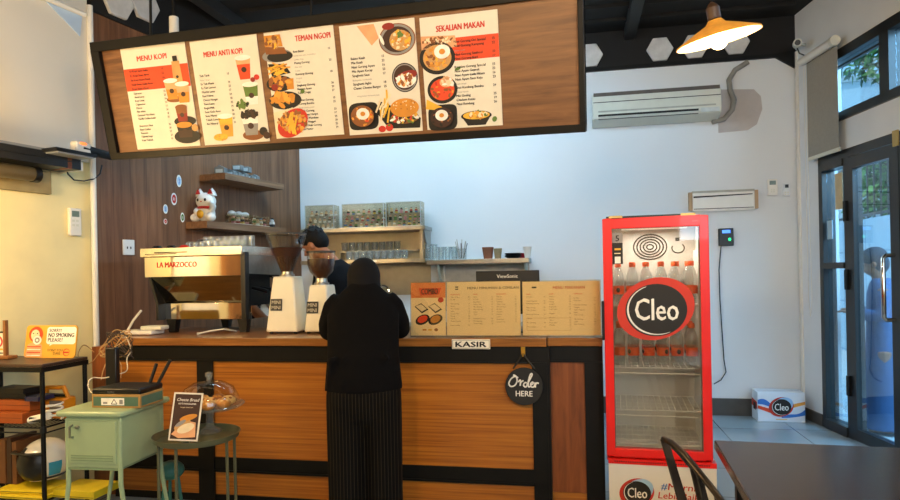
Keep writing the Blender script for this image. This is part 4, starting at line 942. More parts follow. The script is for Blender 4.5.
# ------------------------------------------------------------------ things on the counter to the right
M_mcream = mat('menu_cream', 'fae3b6', .55, var=.02)
M_morange = mat('menu_orange', 'e98a4c', .55)
def counter_menu(pa, pb, ytop, label, draw):
    a = H(pa, 337, CT); b = H(pb, 337.4, CT)
    a = CF.i @ a; b = CF.i @ b; y = (a.y + b.y) / 2
    zt = CF.at((pa + pb) / 2, ytop, y + .03).z
    t = thing('table_menu', label, 'menu', CF.w(a.x, y, CT), CF.a, 'menus standing on the counter'); t.rotation_euler = (D2R(-4), 0, CF.a)
    w_, h_ = b.x - a.x, zt - CT
    MB().bb(.004, w_ - .004, .0, .004, .01, h_).build('sheet', M_mcream, t, smooth=0)
    MB().bb(0, w_, -.006, -.003, 0, h_ + .006).build('acrylic_front', M_acryl, t, smooth=0)
    MB().bb(0, w_, .0, .09, 0, .005).build('acrylic_foot', M_acryl, t, smooth=0)
    draw(t, w_, h_)
def d1(t, w_, h_):
    MB().rect(.004, w_ - .004, .72 * h_, h_, -.0006, 0).build('colour_band', M_morange, t, smooth=0)
    mb = MB(); mb.quad([(.28 * w_, -.001, .76 * h_), (.8 * w_, -.001, .78 * h_), (.86 * w_, -.001, .9 * h_), (.24 * w_, -.001, .9 * h_)], 3)
    mb.text('COMBO', .54 * w_, .785 * h_, .05, -.0014, 1, 'c', .02, .46 * w_); ell(mb, .85 * w_, .68 * h_, .08 * w_, .05 * h_, -.0014, 2)
    mb.build('heading', PAL, t, smooth=0)
    for k, (x, z, c) in enumerate(((.3, .53, 4), (.68, .53, 5), (.34, .32, 3), (.7, .32, 12))):
        mb = MB(); Y[0] = 0.0005
        if k < 2: mb.quad([(x * w_ - .04, -.001, z * h_ + .01), (x * w_, -.001, z * h_ + .03), (x * w_ + .045, -.001, z * h_ - .008), (x * w_ + .005, -.001, z * h_ - .03)], 1); mb.quad([(x * w_ - .034, -.0014, z * h_ + .012), (x * w_, -.0014, z * h_ + .024), (x * w_ + .035, -.0014, z * h_ - .004), (x * w_ + .005, -.0014, z * h_ - .02)], 16)
        else: ell(mb, x * w_, z * h_, .045, .028, -.001, 1, .4); ell(mb, x * w_, z * h_ + .003, .032, .02, -.0014, c, .4)
        mb.build('food_picture', PAL, t, smooth=0)
    mb = MB().rect(.34 * w_, .45 * w_, .12 * h_, .15 * h_, -.001, 12); mb.rect(.5 * w_, .6 * w_, .12 * h_, .15 * h_, -.001, 6); ell(mb, .72 * w_, .135 * h_, .012, .009, -.001, 4); mb.build('small_marks', PAL, t, smooth=0)
def cols(t, w_, h_, xs, seed, top, hdr):
    r2 = random.Random(seed); ws = ['Kopi Susu', 'Es Teh', 'Latte', 'Matcha', 'Cokelat', 'Roti Bakar', 'Nugget', 'Kentang Goreng', 'Mie Goreng', 'Nasi Goreng', 'Ayam Geprek', 'Tahu Crispy', 'Pisang', 'Taro', 'Lemon Tea']
    for (x, xe) in xs:
        mb = MB(); z = top
        mb.text(r2.choice(['KOPI', 'NON KOPI', 'CEMILAN', 'NASI', 'MIE']), x * w_, z * h_, .0115, -.001, 3, 'l', .01)
        for k in range(11):
            z -= .045 + (.03 if r2.random() < .2 else 0)
            if z < .16: break
            mb.text(r2.choice(ws), x * w_, z * h_, .0105, -.001, 4, 'l'); mb.text(str(r2.randint(10, 32)), xe * w_, z * h_, .0105, -.001, 4, 'r')
        mb.build('price_column', PAL, t, smooth=0)
def d2(t, w_, h_):
    MB().text('MENU MINUMAN & CEMILAN', .63 * w_, .865 * h_, .02, -.001, 4, 'c', .02, .68 * w_).build('heading', [*PAL[:4], mat('faded_ink', '5c4128', .6)], t, smooth=0)
    MB().rect(.125 * w_, .165 * w_, .9 * h_, .92 * h_, -.001, 1).rect(.125 * w_, .165 * w_, .86 * h_, .88 * h_, -.001, 1).build('emblem', PAL, t, smooth=0)
    cols(t, w_, h_, ((.06, .32), (.37, .63), (.68, .94)), 4, .76, 0)
def d3(t, w_, h_):
    MB().text('MENU MAKANAN', .6 * w_, .86 * h_, .024, -.001, 2, 'c', .015, .4 * w_).build('heading', PAL, t, smooth=0)
    MB().rect(.13 * w_, .19 * w_, .88 * h_, .91 * h_, -.001, 1).build('emblem', PAL, t, smooth=0)
    cols(t, w_, h_, ((.06, .3), (.35, .62), (.66, .93)), 9, .76, 0)
    mb = MB()
    for a, b, c, d in ((.06, .62, .34, .345), (.06, .62, .12, .125), (.06, .063, .12, .345), (.617, .62, .12, .345)): mb.rect(a * w_, b * w_, c * h_, d * h_, -.0012, 5)
    mb.build('printed_box', PAL, t, smooth=0)
counter_menu(411, 446, 282.5, 'narrow orange-topped food menu card standing on the counter, leftmost of the three', d1)
counter_menu(446.8, 521.3, 281.5, 'cream drinks and snacks menu standing on the counter, middle one above the cashier sign', d2)
counter_menu(522.5, 602, 281, 'cream food menu with red heading on the counter next to the fridge', d3)
a = CF.at(452, 349, -.028); b = CF.at(490, 339.3, -.028)
t = thing('cashier_sign', 'small white sign reading KASIR on the counter edge', 'sign', CF.w(a.x, -.029, a.z), CF.a)
w_, h_ = b.x - a.x, b.z - a.z
MB().bb(0, w_, 0, .006, 0, h_).build('plate', mat('sign_white', 'efe9d8', .4), t, bev=.002)
mb = MB()
for x0_, x1_, z0_, z1_ in ((.004, w_ - .004, .004, .006), (.004, w_ - .004, h_ - .006, h_ - .004), (.004, .006, .004, h_ - .004), (w_ - .006, w_ - .004, .004, h_ - .004)): mb.rect(x0_, x1_, z0_, z1_, -.0006, 1)
mb.build('border', PAL, t, smooth=0)
MB().text('KASIR', w_ / 2, h_ * .22, h_ * .78, -.0008, 1, 'c', .045, w_ * .8).build('lettering', PAL, t, smooth=0)
# order here disc
c = CF.at(524, 386.5, -.03); r = CF.at(543, 386, -.03).x - c.x
t = thing('order_sign', 'round black sign with white handwriting hanging on the counter front', 'sign', CF.w(c.x, -.03, c.z), CF.a)
mb = MB(); mb.prism([(r * math.cos(2 * PI * k / 48), r * math.sin(2 * PI * k / 48)) for k in range(48)], 0, .012, 'y'); mb.build('board', mat('chalk_black', '191816', .6), t, bev=.002)
hk = CF.at(523, 354, -.02); hz_ = hk.z - c.z; hx_ = hk.x - c.x
mb = MB(); S = r / 1.0
def stroke(pts, rad=.045):
    P_ = []
    n = len(pts)
    for i in range(n - 1):
        p0 = pts[max(0, i - 1)]; p1 = pts[i]; p2 = pts[i + 1]; p3 = pts[min(n - 1, i + 2)]
        for j in range(6):
            q = j / 6
            f = [.5 * (2 * p1[k] + (-p0[k] + p2[k]) * q + (2 * p0[k] - 5 * p1[k] + 4 * p2[k] - p3[k]) * q * q + (-p0[k] + 3 * p1[k] - 3 * p2[k] + p3[k]) * q ** 3) for k in (0, 1)]
            P_.append((f[0] * S, -.001, f[1] * S))
    P_.append((pts[-1][0] * S, -.001, pts[-1][1] * S))
    mb.tube(P_, rad * S, 6)
stroke([(-.42, .56), (-.66, .42), (-.8, .16), (-.7, .0), (-.48, .06), (-.36, .3), (-.42, .54), (-.56, .6), (-.3, .46)])
stroke([(-.3, .24), (-.18, .34), (-.2, .04), (-.16, .22), (-.02, .32)])
stroke([(.16, .2), (.04, .2), (-.02, .06), (.1, -.02), (.22, .2), (.44, .62), (.36, .66), (.24, .3), (.24, .0), (.34, .02)])
stroke([(.34, .08), (.48, .16), (.46, .24), (.36, .16), (.38, .0), (.52, -.02)])
stroke([(.52, -.02), (.57, .1), (.59, .22), (.6, -.04)]); stroke([(.6, .08), (.68, .2), (.79, .17)])
mb.build('handwriting', mat('chalk_white', 'e9e6de', .6), t)
MB().text('HERE', .0, -.52 * r, .42 * r, -.001, 0, 'c', .02, .88 * r).build('lettering', MATS['chalk_white'], t, smooth=0)
MB().tube([(-.06, .006, r * .93), (hx_, .01, hz_)], .006, 6).build('rope', M_ink, t)
MB().tube([(.06, .006, r * .93), (hx_, .01, hz_)], .006, 6).build('rope', M_ink, t)
t2 = thing('wall_hook', 'small brass hook on the black counter rail holding the round sign', 'hook', CF.w(hk.x, 0, hk.z), CF.a)
MB().bb(-.012, .012, -.012, 0, -.012, .05).build('plate', mat('brass_hook', 'c99a3a', .35, .7), t2, bev=.003)
MB().tube([(0, -.012, -.004), (0, -.03, -.01), (0, -.034, .008)], .005).build('prong', MATS['brass_hook'], t2)
# monitor seen from behind
p = CF.i @ H(507, 333, CT)
a = CF.at(476, 282, .35); b = CF.at(539, 270, .35)
t = thing('monitor', 'black computer monitor seen from behind over the counter menus', 'monitor', CF.w((a.x + b.x) / 2, .35, CT), CF.a)
w_ = b.x - a.x; zt = b.z - CT
MB().bb(-w_ / 2, w_ / 2, 0, .035, zt - .27, zt).build('casing', M_dark, t, bev=.004)
MB().bb(-w_ / 2 + .01, w_ / 2 - .01, .034, .037, zt - .26, zt - .012).build('screen', mat('dim_screen', '101216', .15), t, smooth=0)
MB().bb(-.03, .03, .02, .05, .01, zt - .1).build('stand', M_dark, t, smooth=0)
MB().bb(-.11, .11, -.06, .12, 0, .012).build('foot', M_dark, t, bev=.004)
MB().text('ViewSonic', 0, zt - .045, .032, -.0006, 8, 'c', .0, .13).build('lettering', PAL, t, smooth=0)

# ------------------------------------------------------------------ steel shelves on the back wall
D0 = -.32
zU = BF.at(360, 229.5, D0).z; zL = BF.at(380, 261, D0).z; zR = BF.at(470, 261, D0).z
xl = BF.at(300, 230, D0).x; xr_ = BF.at(425, 230, D0).x; xR0 = xr_ + .004; xR1 = BF.at(529, 260, D0).x
st = thing('steel_shelf_unit', 'stainless steel two level wall shelf behind the bar with rows of glasses', 'shelf', BF.w(xl, 0, 0), BF.a)
L = xr_ - xl
MB().bb(0, L, D0, 0, zU - .018, zU + .018).build('shelf', M_steel, st, smooth=0)
MB().bb(0, xR0 - xl - .01, D0, 0, zL - .02, zL + .018).build('shelf', M_steel, st, smooth=0)
MB().bb(0, L - .02, -.012, 0, zL - .35, zU - .018).build('back_panel', mat('steel_panel', 'a79d86', .45, .6, var=.06), st, smooth=0)
MB().prism([(D0 + .02, zU - .02), (-.01, zU - .02), (-.01, zU - .32), (-.03, zU - .32)], L - .03, L - .015, 'x').build('bracket', M_steel, st, smooth=0)
MB().bb(L - .06, L - .03, D0 + .02, D0 + .05, zL + .02, zU - .02).build('post', M_steel, st, smooth=0)
MB().bb(L - .62, L - .5, D0 - .002, D0, zL - .008, zL + .008).text('POLARIS', L - .56, zL - .006, .014, D0 - .0025, 1, 'c', .01).build('maker_plate', [M_wplast, M_ink], st, smooth=0)
s2 = thing('steel_shelf', 'lower stainless wall shelf with tumblers, bowls and cup, right of the shelf unit', 'shelf', BF.w(xR0, 0, 0), BF.a)
L2 = xR1 - xR0
MB().bb(0, L2, D0, 0, zR - .028, zR + .018).build('shelf', M_steel, s2, bev=.003)
for x in (.1, L2 - .05):
    MB().prism([(D0 + .04, zR - .03), (-.0, zR - .03), (-.0, zR - .34), (-.03, zR - .34)], x, x + .02, 'x').build('bracket', M_steel, s2, smooth=0)
    MB().bb(x - .005, x + .03, -.04, 0, zR - .5, zR - .03).build('upright', M_steel, s2, smooth=0)
MB().bb(.13, L2 - .06, -.012, 0, zR - .45, zR - .03).build('back_panel', mat('panel_grey', 'b6b3aa', .5, .3), s2, smooth=0)
dn = 0
for row, z, x0p, x1p, n, y in (('upper', zL + .115, 341, 401, 8, -.10), ('lower', zL + .02, 346, 408, 9, -.24)):
    for k in range(n):
        p = BF.at(x0p + (x1p - x0p) * (k + .5) / n, 250, y)
        tumbler(BF.w(p.x, y, z), 'short clear glass on the steel shelf, %s in the %s row' % (ORD[k], row), 'glasses on the steel shelf', .036, .088)
MB().bb(.36, L - .12, -.16, -.04, zL + .1, zL + .113).build('glass_step', M_steel, st, smooth=0)
MB().bb(.36, .37, -.16, -.04, zL + .018, zL + .1).build('step_leg', M_steel, st, smooth=0)
for k, (px, h) in enumerate(((428, .16), (434.5, .16), (441, .13), (447.5, .13), (454, .13))):
    p = BF.at(px, 250, -.2); tumbler(BF.w(p.x, -.2, zR + .018), 'tall clear tumbler on the lower steel shelf, %s of its row' % ORD[k], 'tumblers on the lower steel shelf', .033, h)
p = BF.at(461.5, 255, -.2)
t = thing('cutlery_jar', 'glass jar of spoons and straws on the lower steel shelf', 'jar', BF.w(p.x, -.2, zR + .018), BF.a)
MB().shell([(0, .003), (.05, .003), (.055, .11)], seg=18).build('jar', M_glassware, t, smooth=50)
for k in range(8):
    a = k * .8; MB().tube([(.02 * math.cos(a), .02 * math.sin(a), .01), (.06 * math.cos(a), .045 * math.sin(a), .16 + .02 * (k % 3))], .004, 5).build('spoon', M_steel if k % 3 else M_dark, t)
for k, (px, c, r_, h, lb, nm) in enumerate([(488, 'terracotta', .055, .115, 'stack of brown wooden bowls on the lower steel shelf', 'bowl'), (498, 'wicker', .04, .1, 'small woven brown pot beside the wooden bowls', 'pot')]):
    p = BF.at(px, 255, -.2)
    o = MB().lathe([(r_ * .75, 0), (r_ * 1.05, h), (r_ * .95, h), (r_ * .6, .02), (0, .02)], seg=18).build(nm, mat(c, '7d4a30' if k == 0 else '8a7a58', .7, bump=.2), smooth=50)
    o.location = BF.w(p.x, -.2 - .01 * k, zR + .018); tag(o, lb, nm)
p = BF.at(513, 256, -.2)
for k in range(3):
    o = MB().lathe([(.05, 0), (.085, .022), (.082, .024), (.05, .006), (0, .006)], seg=24).build('plate', M_dark, smooth=50); o.location = BF.w(p.x, -.2, zR + .018 + k * .014)
    tag(o, 'black plate on the lower steel shelf, %s of the stack' % ('bottom', 'middle', 'top')[k], 'plate', 'black plates')
p = BF.at(523.5, 256, -.12)
o = MB().lathe([(.03, 0), (.055, .05), (.05, .05), (.03, .01), (0, .01)], seg=20).build('bowl', mat('red_bowl', 'b3202a', .3), smooth=50); o.location = BF.w(p.x - .02, -.1, zR + .018); tag(o, 'small red bowl behind the white paper cup', 'bowl')
p = BF.at(529.5, 256, -.26)
o = MB().lathe([(.026, 0), (.04, .105), (.042, .107), (.038, .107), (.024, .005), (0, .005)], seg=20).build('paper_cup', M_wplast, smooth=50); o.location = BF.w(p.x - .02, -.25, zR + .018); tag(o, 'white paper cup near the right end of the lower steel shelf', 'cup')
# steel work counter with tap
wc = thing('back_counter', 'stainless steel work counter along the back wall behind the bar', 'counter', BF.w(BX0 + .45, -.08, 0), BF.a)
WL = -2.3 - BX0 - .45
MB().bb(0, WL, -.58, -.0, .86, .9).build('worktop', M_steel, wc, smooth=0)
MB().bb(0, WL, -.56, -.02, .0, .86).build('cupboard', M_steel, wc, smooth=0)
p = BF.at(389, 300, -.2)
tp = thing('tap', 'curved chrome tap on the back counter beside the person in black', 'tap', BF.w(p.x, -.2, .9), BF.a)
MB().cyl((0, 0, 0), .022, .05).build('base', M_chrome, tp)
MB().tube([(0, 0, .04), (0, 0, .32)] + [(-.06 + .06 * math.cos(a), -.0, .32 + .06 * math.sin(a)) for a in [i * PI / 8 for i in range(1, 9)]] + [(-.12, 0, .27)], .012).build('spout', M_chrome, tp)

# ------------------------------------------------------------------ clear cases of small figures on the top shelf
figc = [mat('fig_' + n, h, .5) for n, h in (('tan', 'd9b58c'), ('green', '5f8a4c'), ('blue', '4c78b5'), ('red', 'b5443c'), ('white', 'e6e2da'), ('brown', '6b4a33'), ('black', '2b2a2c'), ('pink', 'd08a9a'), ('yellow', 'd6b24c'))]
def figure(loc, label, group, cols_, s=.05, rz=0):
    mb = MB(); mb.frus((0, 0), (.5 * s, .3 * s), (.45 * s, .3 * s), 0, .34 * s, 1); mb.frus((0, 0), (.6 * s, .32 * s), (.42 * s, .28 * s), .34 * s, .66 * s, 0)
    mb.ball((0, 0, .82 * s), (.22 * s, .2 * s, .2 * s), 10, 2); mb.ball((0, .02 * s, .9 * s), (.23 * s, .21 * s, .15 * s), 10, 3)
    o = mb.build('toy_figure', cols_, smooth=40); o.location = loc; o.rotation_euler = (0, 0, rz)
    return tag(o, label, 'figure', group)
r3 = random.Random(11)
for i, (a, b, yt, lb, gl) in enumerate([(305, 334, 206, 'clear display case of pale toy figures on the steel shelf, leftmost', 'leftmost'), (342, 384, 204.5, 'wide clear display case of toy figures on the steel shelf, middle', 'middle'), (386, 421, 202.5, 'tall clear display case of colourful toy figures on the steel shelf, rightmost', 'rightmost')]):
    pa, pb = BF.at(a, 226, D0 + .03), BF.at(b, 226, D0 + .03); h = BF.at(a, yt, D0 + .03).z - zU - .018; w_ = pb.x - pa.x
    t = thing('display_case', lb, 'display case', BF.w(pa.x, D0 + .03, zU + .018), BF.a, 'display cases of toy figures')
    MB().bb(0, w_, 0, .16, 0, .008).build('base', M_wplast, t, smooth=0)
    MB().bb(0, w_, 0, .003, .008, h).bb(0, w_, .157, .16, .008, h).bb(0, .003, .003, .157, .008, h).bb(w_ - .003, w_, .003, .157, .008, h).bb(0, w_, 0, .16, h, h + .003).build('cover', M_acryl, t, smooth=0)
    e = MB()
    for x in (0, w_ - .006): e.bb(x, x + .006, -.002, .004, .008, h)
    for z in (.0, h - .003): e.bb(0, w_, -.002, .004, z, z + .006)
    e.build('edge_strip', mat('clear_edge', 'b9bcb8', .2), t, smooth=0)
    for k in (1, 2): MB().bb(.006, w_ - .006, .05 + .04 * k, .15, .0, .06 * k * h / .2).build('step', mat('case_step', 'a49a88', .5), t, smooth=0)
    n = max(5, int(w_ / .05))
    for rw in range(3):
        for k in range(n):
            cols_ = [r3.choice(figc if i else figc[:1] + figc[4:6] + figc[:1]), r3.choice(figc if i else figc[4:6]), figc[0] if r3.random() < .7 else r3.choice(figc), r3.choice(figc[3:])]
            x = .025 + (w_ - .05) * k / (n - 1); y = .035 + .045 * rw; z = .008 if rw == 0 else .06 * rw * h / .2
            figure(BF.w(pa.x + x, D0 + .03 + y, zU + .018 + z), 'tiny toy figure inside the %s clear display case on the steel shelf' % gl, 'toy figures in the %s display case' % gl, cols_, .052, BF.a)

# ------------------------------------------------------------------ wood shelves on the left wall, lucky cat, small things
def shelf_(name, pn, pf, dep, z, th, label):
    xa, xb = LF.at(*pn, -.03 - dep).x, LF.at(*pf, -.03 - dep).x
    o = MB().bb(0, xb - xa, -dep, 0, -th, 0).build(name, wood('shelf_wood', '6b4a31', '856042', '9a7352', (1, 14, 14), .5) if 'shelf_wood' not in MATS else MATS['shelf_wood'], smooth=0, bev=.002)
    o.location = LF.w(xa, -.031, z); o.rotation_euler = (0, 0, LF.a); tag(o, label, 'shelf'); return xa, xb
z1 = LF.at(225, 172.5, -.3).z; z2_ = LF.at(206, 220.5, -.25).z
ua, ub = shelf_('wall_shelf', (225, 175), (284, 185), .27, z1, .055, 'upper brown wooden wall shelf with small grey toys')
la, lb_ = shelf_('wall_shelf', (207, 223), (286, 225), .22, z2_, .06, 'lower brown wooden wall shelf with the white cat figure')
# lucky cat
p = LF.at(208, 221, -.13)
ck = thing('cat_figurine', 'white waving lucky cat figurine with red ears on the lower wall shelf', 'figurine', LF.w(la + .11, -.15, z2_), D2R(-14))
M_cat = mat('cat_white', 'f0eee8', .3, var=.02, coat=.3); M_catr = mat('cat_red', 'c2302c', .4)
mb = MB().ball((0, 0, .07), (.075, .065, .075), 20).ball((0, -.005, .175), (.088, .07, .072), 20)
mb.ball((-.075, -.05, .035), (.04, .045, .036), 14).ball((.075, -.05, .035), (.04, .045, .036), 14)
mb.tube([(.065, -.02, .1), (.095, -.045, .125), (.09, -.06, .15)], [.028, .026, .026], 10).ball((.09, -.062, .15), .028, 12)
mb.tube([(-.06, -.03, .1), (-.05, -.07, .085), (-.03, -.085, .075)], [.026, .024, .024], 10)
remeshed(mb, 'body', M_cat, ck, .007, 5)
for s in (-1, 1):
    MB().lathe([(.038, 0), (.026, .035), (.0, .068)], (s * .058, 0, .218), 12).build('ear', M_cat, ck, smooth=60)
    MB().frus((s * .058, -.03), (.044, .012), (.006, .006), .232, .272).build('inner_ear', M_catr, ck, smooth=0)
    MB().ball((s * .034, -.068, .18), (.011, .006, .013), 10).build('eye', M_ink, ck)
MB().ball((0, -.074, .165), (.008, .005, .005), 8).build('nose', M_catr, ck)
MB().tube([(.062 * math.cos(a), -.005 + .06 * math.sin(a), .118) for a in [i * PI / 10 for i in range(20)]], .011, 8, True).build('collar', M_catr, ck)
MB().ball((0, -.088, .06), (.032, .018, .036), 14).build('gold_coin', mat('coin_gold', 'd9a42c', .35, .4), ck)
# small grey house shaped toys on the upper shelf
for k, (px, w_, h_) in enumerate(((221, .09, .075), (231, .08, .06), (236, .08, .06), (243, .08, .06), (249, .08, .05), (255, .06, .06))):
    x = LF.at(px, 172, -.2).x
    t = thing('toy_house', 'small grey toy house on the upper wall shelf, %s' % ORD[k], 'toy', LF.w(x, -.2, z1), D2R(-10), 'grey toy houses')
    MB().prism([(-w_ / 2, 0), (w_ / 2, 0), (w_ / 2, h_ * .7), (0, h_), (-w_ / 2, h_ * .7)], -.03, .03, 'y').build('body', mat('toy_grey', '6f7678', .5), t, smooth=0)
    MB().bb(-w_ * .35, w_ * .35, -.033, -.03, h_ * .15, h_ * .55).build('front', mat('toy_pale', 'b9c4c8', .5), t, smooth=0)
for k, px in enumerate((238, 246)):
    x = LF.at(px, 165, -.2).x
    t = thing('toy_house', 'small grey toy house stacked on top of the others, %s' % ('left one', 'right one')[k], 'toy', LF.w(x, -.2, z1 + .06), D2R(-10), 'grey toy houses')
    MB().bb(-.04, .04, -.03, .03, 0, .05).build('body', MATS['toy_grey'], t, smooth=0, bev=.004)
    MB().bb(-.03, .03, -.033, -.03, .01, .04).build('front', MATS['toy_pale'], t, smooth=0)
for k, px in enumerate((233.5, 240.5, 246.5)):
    x = LF.at(px, 208, -.1).x
    t = thing('egg_figure', 'small white round headed figure on the lower wall shelf, %s of three' % ('left', 'middle', 'right')[k], 'figurine', LF.w(x, -.08, z2_), D2R(-20), 'white round figures')
    MB().lathe([(.03, 0), (.034, .05), (.025, .075), (0, .08)], seg=14).build('body', mat('fig_peach', 'd9a27c', .5), t, smooth=60)
    MB().ball((0, 0, .1), (.04, .04, .034), 14, 0, -.2, 1).build('cap', M_cat, t)
for k, (a, b) in enumerate(((231, 249), (252, 266))):
    xa, xb = LF.at(a, 216, -.2).x, LF.at(b, 216, -.2).x
    t = thing('display_box', 'small clear box of tiny toys on the lower wall shelf, %s one' % ('nearer the cat' if k == 0 else 'further from the cat'), 'display box', LF.w(xa, -.2, z2_), LF.a)
    w_ = xb - xa
    MB().bb(0, w_, -.04, .06, 0, .004).build('base', M_acw, t, smooth=0)
    MB().bb(0, w_, -.04, -.037, .004, .09).bb(0, w_, .057, .06, .004, .09).bb(0, .003, -.037, .057, .004, .09).bb(w_ - .003, w_, -.037, .057, .004, .09).build('cover', M_acryl, t, smooth=0)
    for j in range(4):
        figure(LF.w(xa + .03 + (w_ - .06) * j / 3, -.2, z2_ + .005), 'tiny toy in the small clear box %s' % ('nearer the cat' if k == 0 else 'further from the cat'), 'tiny toys in the box %s' % ('nearer the cat' if k == 0 else 'further from the cat'), [r3.choice(figc), r3.choice(figc), figc[0], r3.choice(figc)], .065, D2R(-20))
x = LF.at(272, 218, -.2).x
figure(LF.w(x, -.2, z2_), 'black and white cow figure at the far end of the lower wall shelf', None, [figc[4], figc[6], figc[4], figc[6]], .085, D2R(-20))
# stickers and outlet on the wood wall
for k, (px, py, w_, h_, c, lb) in enumerate([(179, 181, .045, .1, 17, 'oval blue-violet sticker on the wood wall, topmost'), (174, 199, .05, .1, 2, 'oval white sticker with red mark on the wood wall'), (165.5, 209, .04, .075, 17, 'pale drop shaped sticker on the wood wall'), (182.5, 217.5, .035, .08, 7, 'small green and white sticker nearest the cat shelf'), (165.5, 221.5, .03, .045, 2, 'small red sticker on the wood wall, lowest')]):
    p = LF.at(px, py, -.032)
    t = thing('wall_sticker', lb, 'sticker', LF.w(p.x, -.0315, p.z), LF.a, 'stickers on the wood wall')
    mb = MB(); w2 = w_ * 1.25
    n = 24; mb.prism([(w2 / 2 * math.cos(2 * PI * i / n), h_ / 2 * math.sin(2 * PI * i / n)) for i in range(n)], -.001, 0, 'y'); mb.build('sheet', PAL[8], t, smooth=0)
    mb = MB(); ell(mb, 0, 0, w2 * .36, h_ * .36, -.0016, c); mb.rect(-w2 * .16, w2 * .16, -h_ * .12, h_ * .12, -.002, 8 if c != 8 else 2); mb.rect(-w2 * .08, w2 * .08, -h_ * .2, h_ * .16, -.0024, 13 if c == 17 else c); mb.build('print', PAL, t, smooth=0)
a, b = LF.at(122.5, 255, -.032), LF.at(133.5, 240, -.032)
t = thing('wall_socket', 'white double switch plate on the wood wall left of the coffee machine', 'wall socket', LF.w(a.x, -.031, a.z), LF.a)
MB().bb(0, b.x - a.x, -.012, 0, 0, b.z - a.z).build('plate', M_white, t, bev=.004)
for k in (0, 1): MB().bb((b.x - a.x) * (.3 + .3 * k), (b.x - a.x) * (.38 + .3 * k), -.014, -.01, (b.z - a.z) * .4, (b.z - a.z) * .55).build('switch', M_ink, t, smooth=0)
# ------------------------------------------------------------------ left wall: ledge, roller, small shelf, wires, remote
a = LF.at(-30, 141 - 6, -.2); b = LF.at(81, 157, -.2); c = LF.at(81, 170, -.2)
zl0, zl1 = c.z, b.z
M_ledge = mat('ledge_black', '1b1e22', .4, var=.1)
lg_ = MB().bb(b.x - 4.5, b.x, -.2, 0, zl0, zl1).bb(b.x - 4.5, b.x - .005, -.204, -.2, (zl0 + zl1) / 2 - .003, (zl0 + zl1) / 2 + .003)
ld = thing('wall_ledge', 'black boxed ledge running along the left wall under the white panel', 'ledge', LF.o, LF.a)
lg_.build('box', M_ledge, ld, smooth=0, bev=.004)
MB().bb(b.x - 4.5, b.x - .1, -.19, 0, zl1, zl1 + .018).build('top_strip', mat('ledge_grey', '8e949c', .4), ld, smooth=0)
MB().bb(b.x, b.x + .03, -.18, 0, zl0, zl1 - .03).build('end_cap', M_wplast, ld, smooth=0)
p = LF.at(31, 162, -.12); q = LF.at(-20, 160.5, -.12)
ro = thing('shade_roller', 'dark rolled shade tube under the black ledge on the left wall', 'roller', LF.w(0, -.004, 0), LF.a)
MB().tube([(p.x - 3.5, -.12, zl0 - .06), (p.x, -.12, zl0 - .06)], .045, 14).build('tube', mat('tube_brown', '5b5038', .35), ro)
MB().tube([(p.x, -.12, zl0 - .06), (p.x + .04, -.12, zl0 - .06)], .05, 14).build('end_cap', M_dark, ro)
MB().bb(p.x - 3.5, p.x + .2, -.03, 0, zl0 - .16, zl0 - .01).build('back_board', mat('board_tan', '9c8a5c', .6), ro, smooth=0)
a = LF.at(54, 147, -.3); b = LF.at(95, 153, -.3)
sh = thing('small_shelf', 'small black bracket shelf at the end of the ledge on the left', 'shelf', LF.w(a.x, 0, a.z), LF.a)
Ls = b.x - a.x
MB().bb(0, Ls, -.32, -.12, -.022, 0).build('board', M_dark, sh, smooth=0)
MB().bb(.02, Ls - .02, -.31, -.13, -.03, -.022).build('underside', mat('ledge_grey', '8e949c'), sh, smooth=0)
MB().bb(Ls - .12, Ls - .09, -.2, -.05, -.1, -.03).build('bracket', M_redwood, sh, smooth=0)
x0_ = LF.at(80, 150, -.25).x
t = thing('power_adapter', 'cream power adapter with orange light on the small shelf by the ledge', 'adapter', LF.w(x0_, -.25, a.z), LF.a)
MB().bb(-.05, .06, -.03, .03, 0, .075).build('body', M_wplast, t, bev=.01)
MB().ball((-.0, -.03, .062), (.03, .005, .011), 10).build('light', mat('lit_orange', 'ff7a3a', .4, emit=1.2), t)
x1_ = LF.at(91, 152, -.25).x
t = thing('webcam', 'black cylindrical camera on the right end of the small shelf', 'camera', LF.w(x1_, -.25, a.z + .035), LF.a)
MB().tube([(-.08, 0, 0), (.16, .0, -.015)], [.032, .028], 12).build('housing', M_dark, t)
MB().cyl((0, 0, -.035), .03, .01).build('foot', M_dark, t)
wr = [LF.at(*q, -.06) for q in ((66, 168), (68, 174), (74, 180), (84, 181), (94, 179), (100, 174), (102, 165))]
tag(MB().tube([LF.w(q.x, q.y, q.z) for q in wr], .005, 6).build('hanging_wire', M_dark), 'black wire sagging below the small shelf across the white pipe', 'wire')
p = LF.at(76, 222, -.03)
t = thing('remote_control', 'white remote control in a holder on the cream left wall', 'remote control', LF.w(p.x, 0, p.z), LF.a)
MB().bb(-.045, .045, -.03, 0, -.095, .095).build('body', M_wplast, t, bev=.008)
MB().bb(-.03, .025, -.032, -.028, .035, .075).build('display', MATS['lcd'], t, smooth=0)
for k in range(4): MB().bb(-.03 + .03 * (k % 2), -.01 + .03 * (k % 2), -.032, -.028, -.0 - .03 * (k // 2), .015 - .03 * (k // 2)).build('button', M_acw, t, smooth=0)

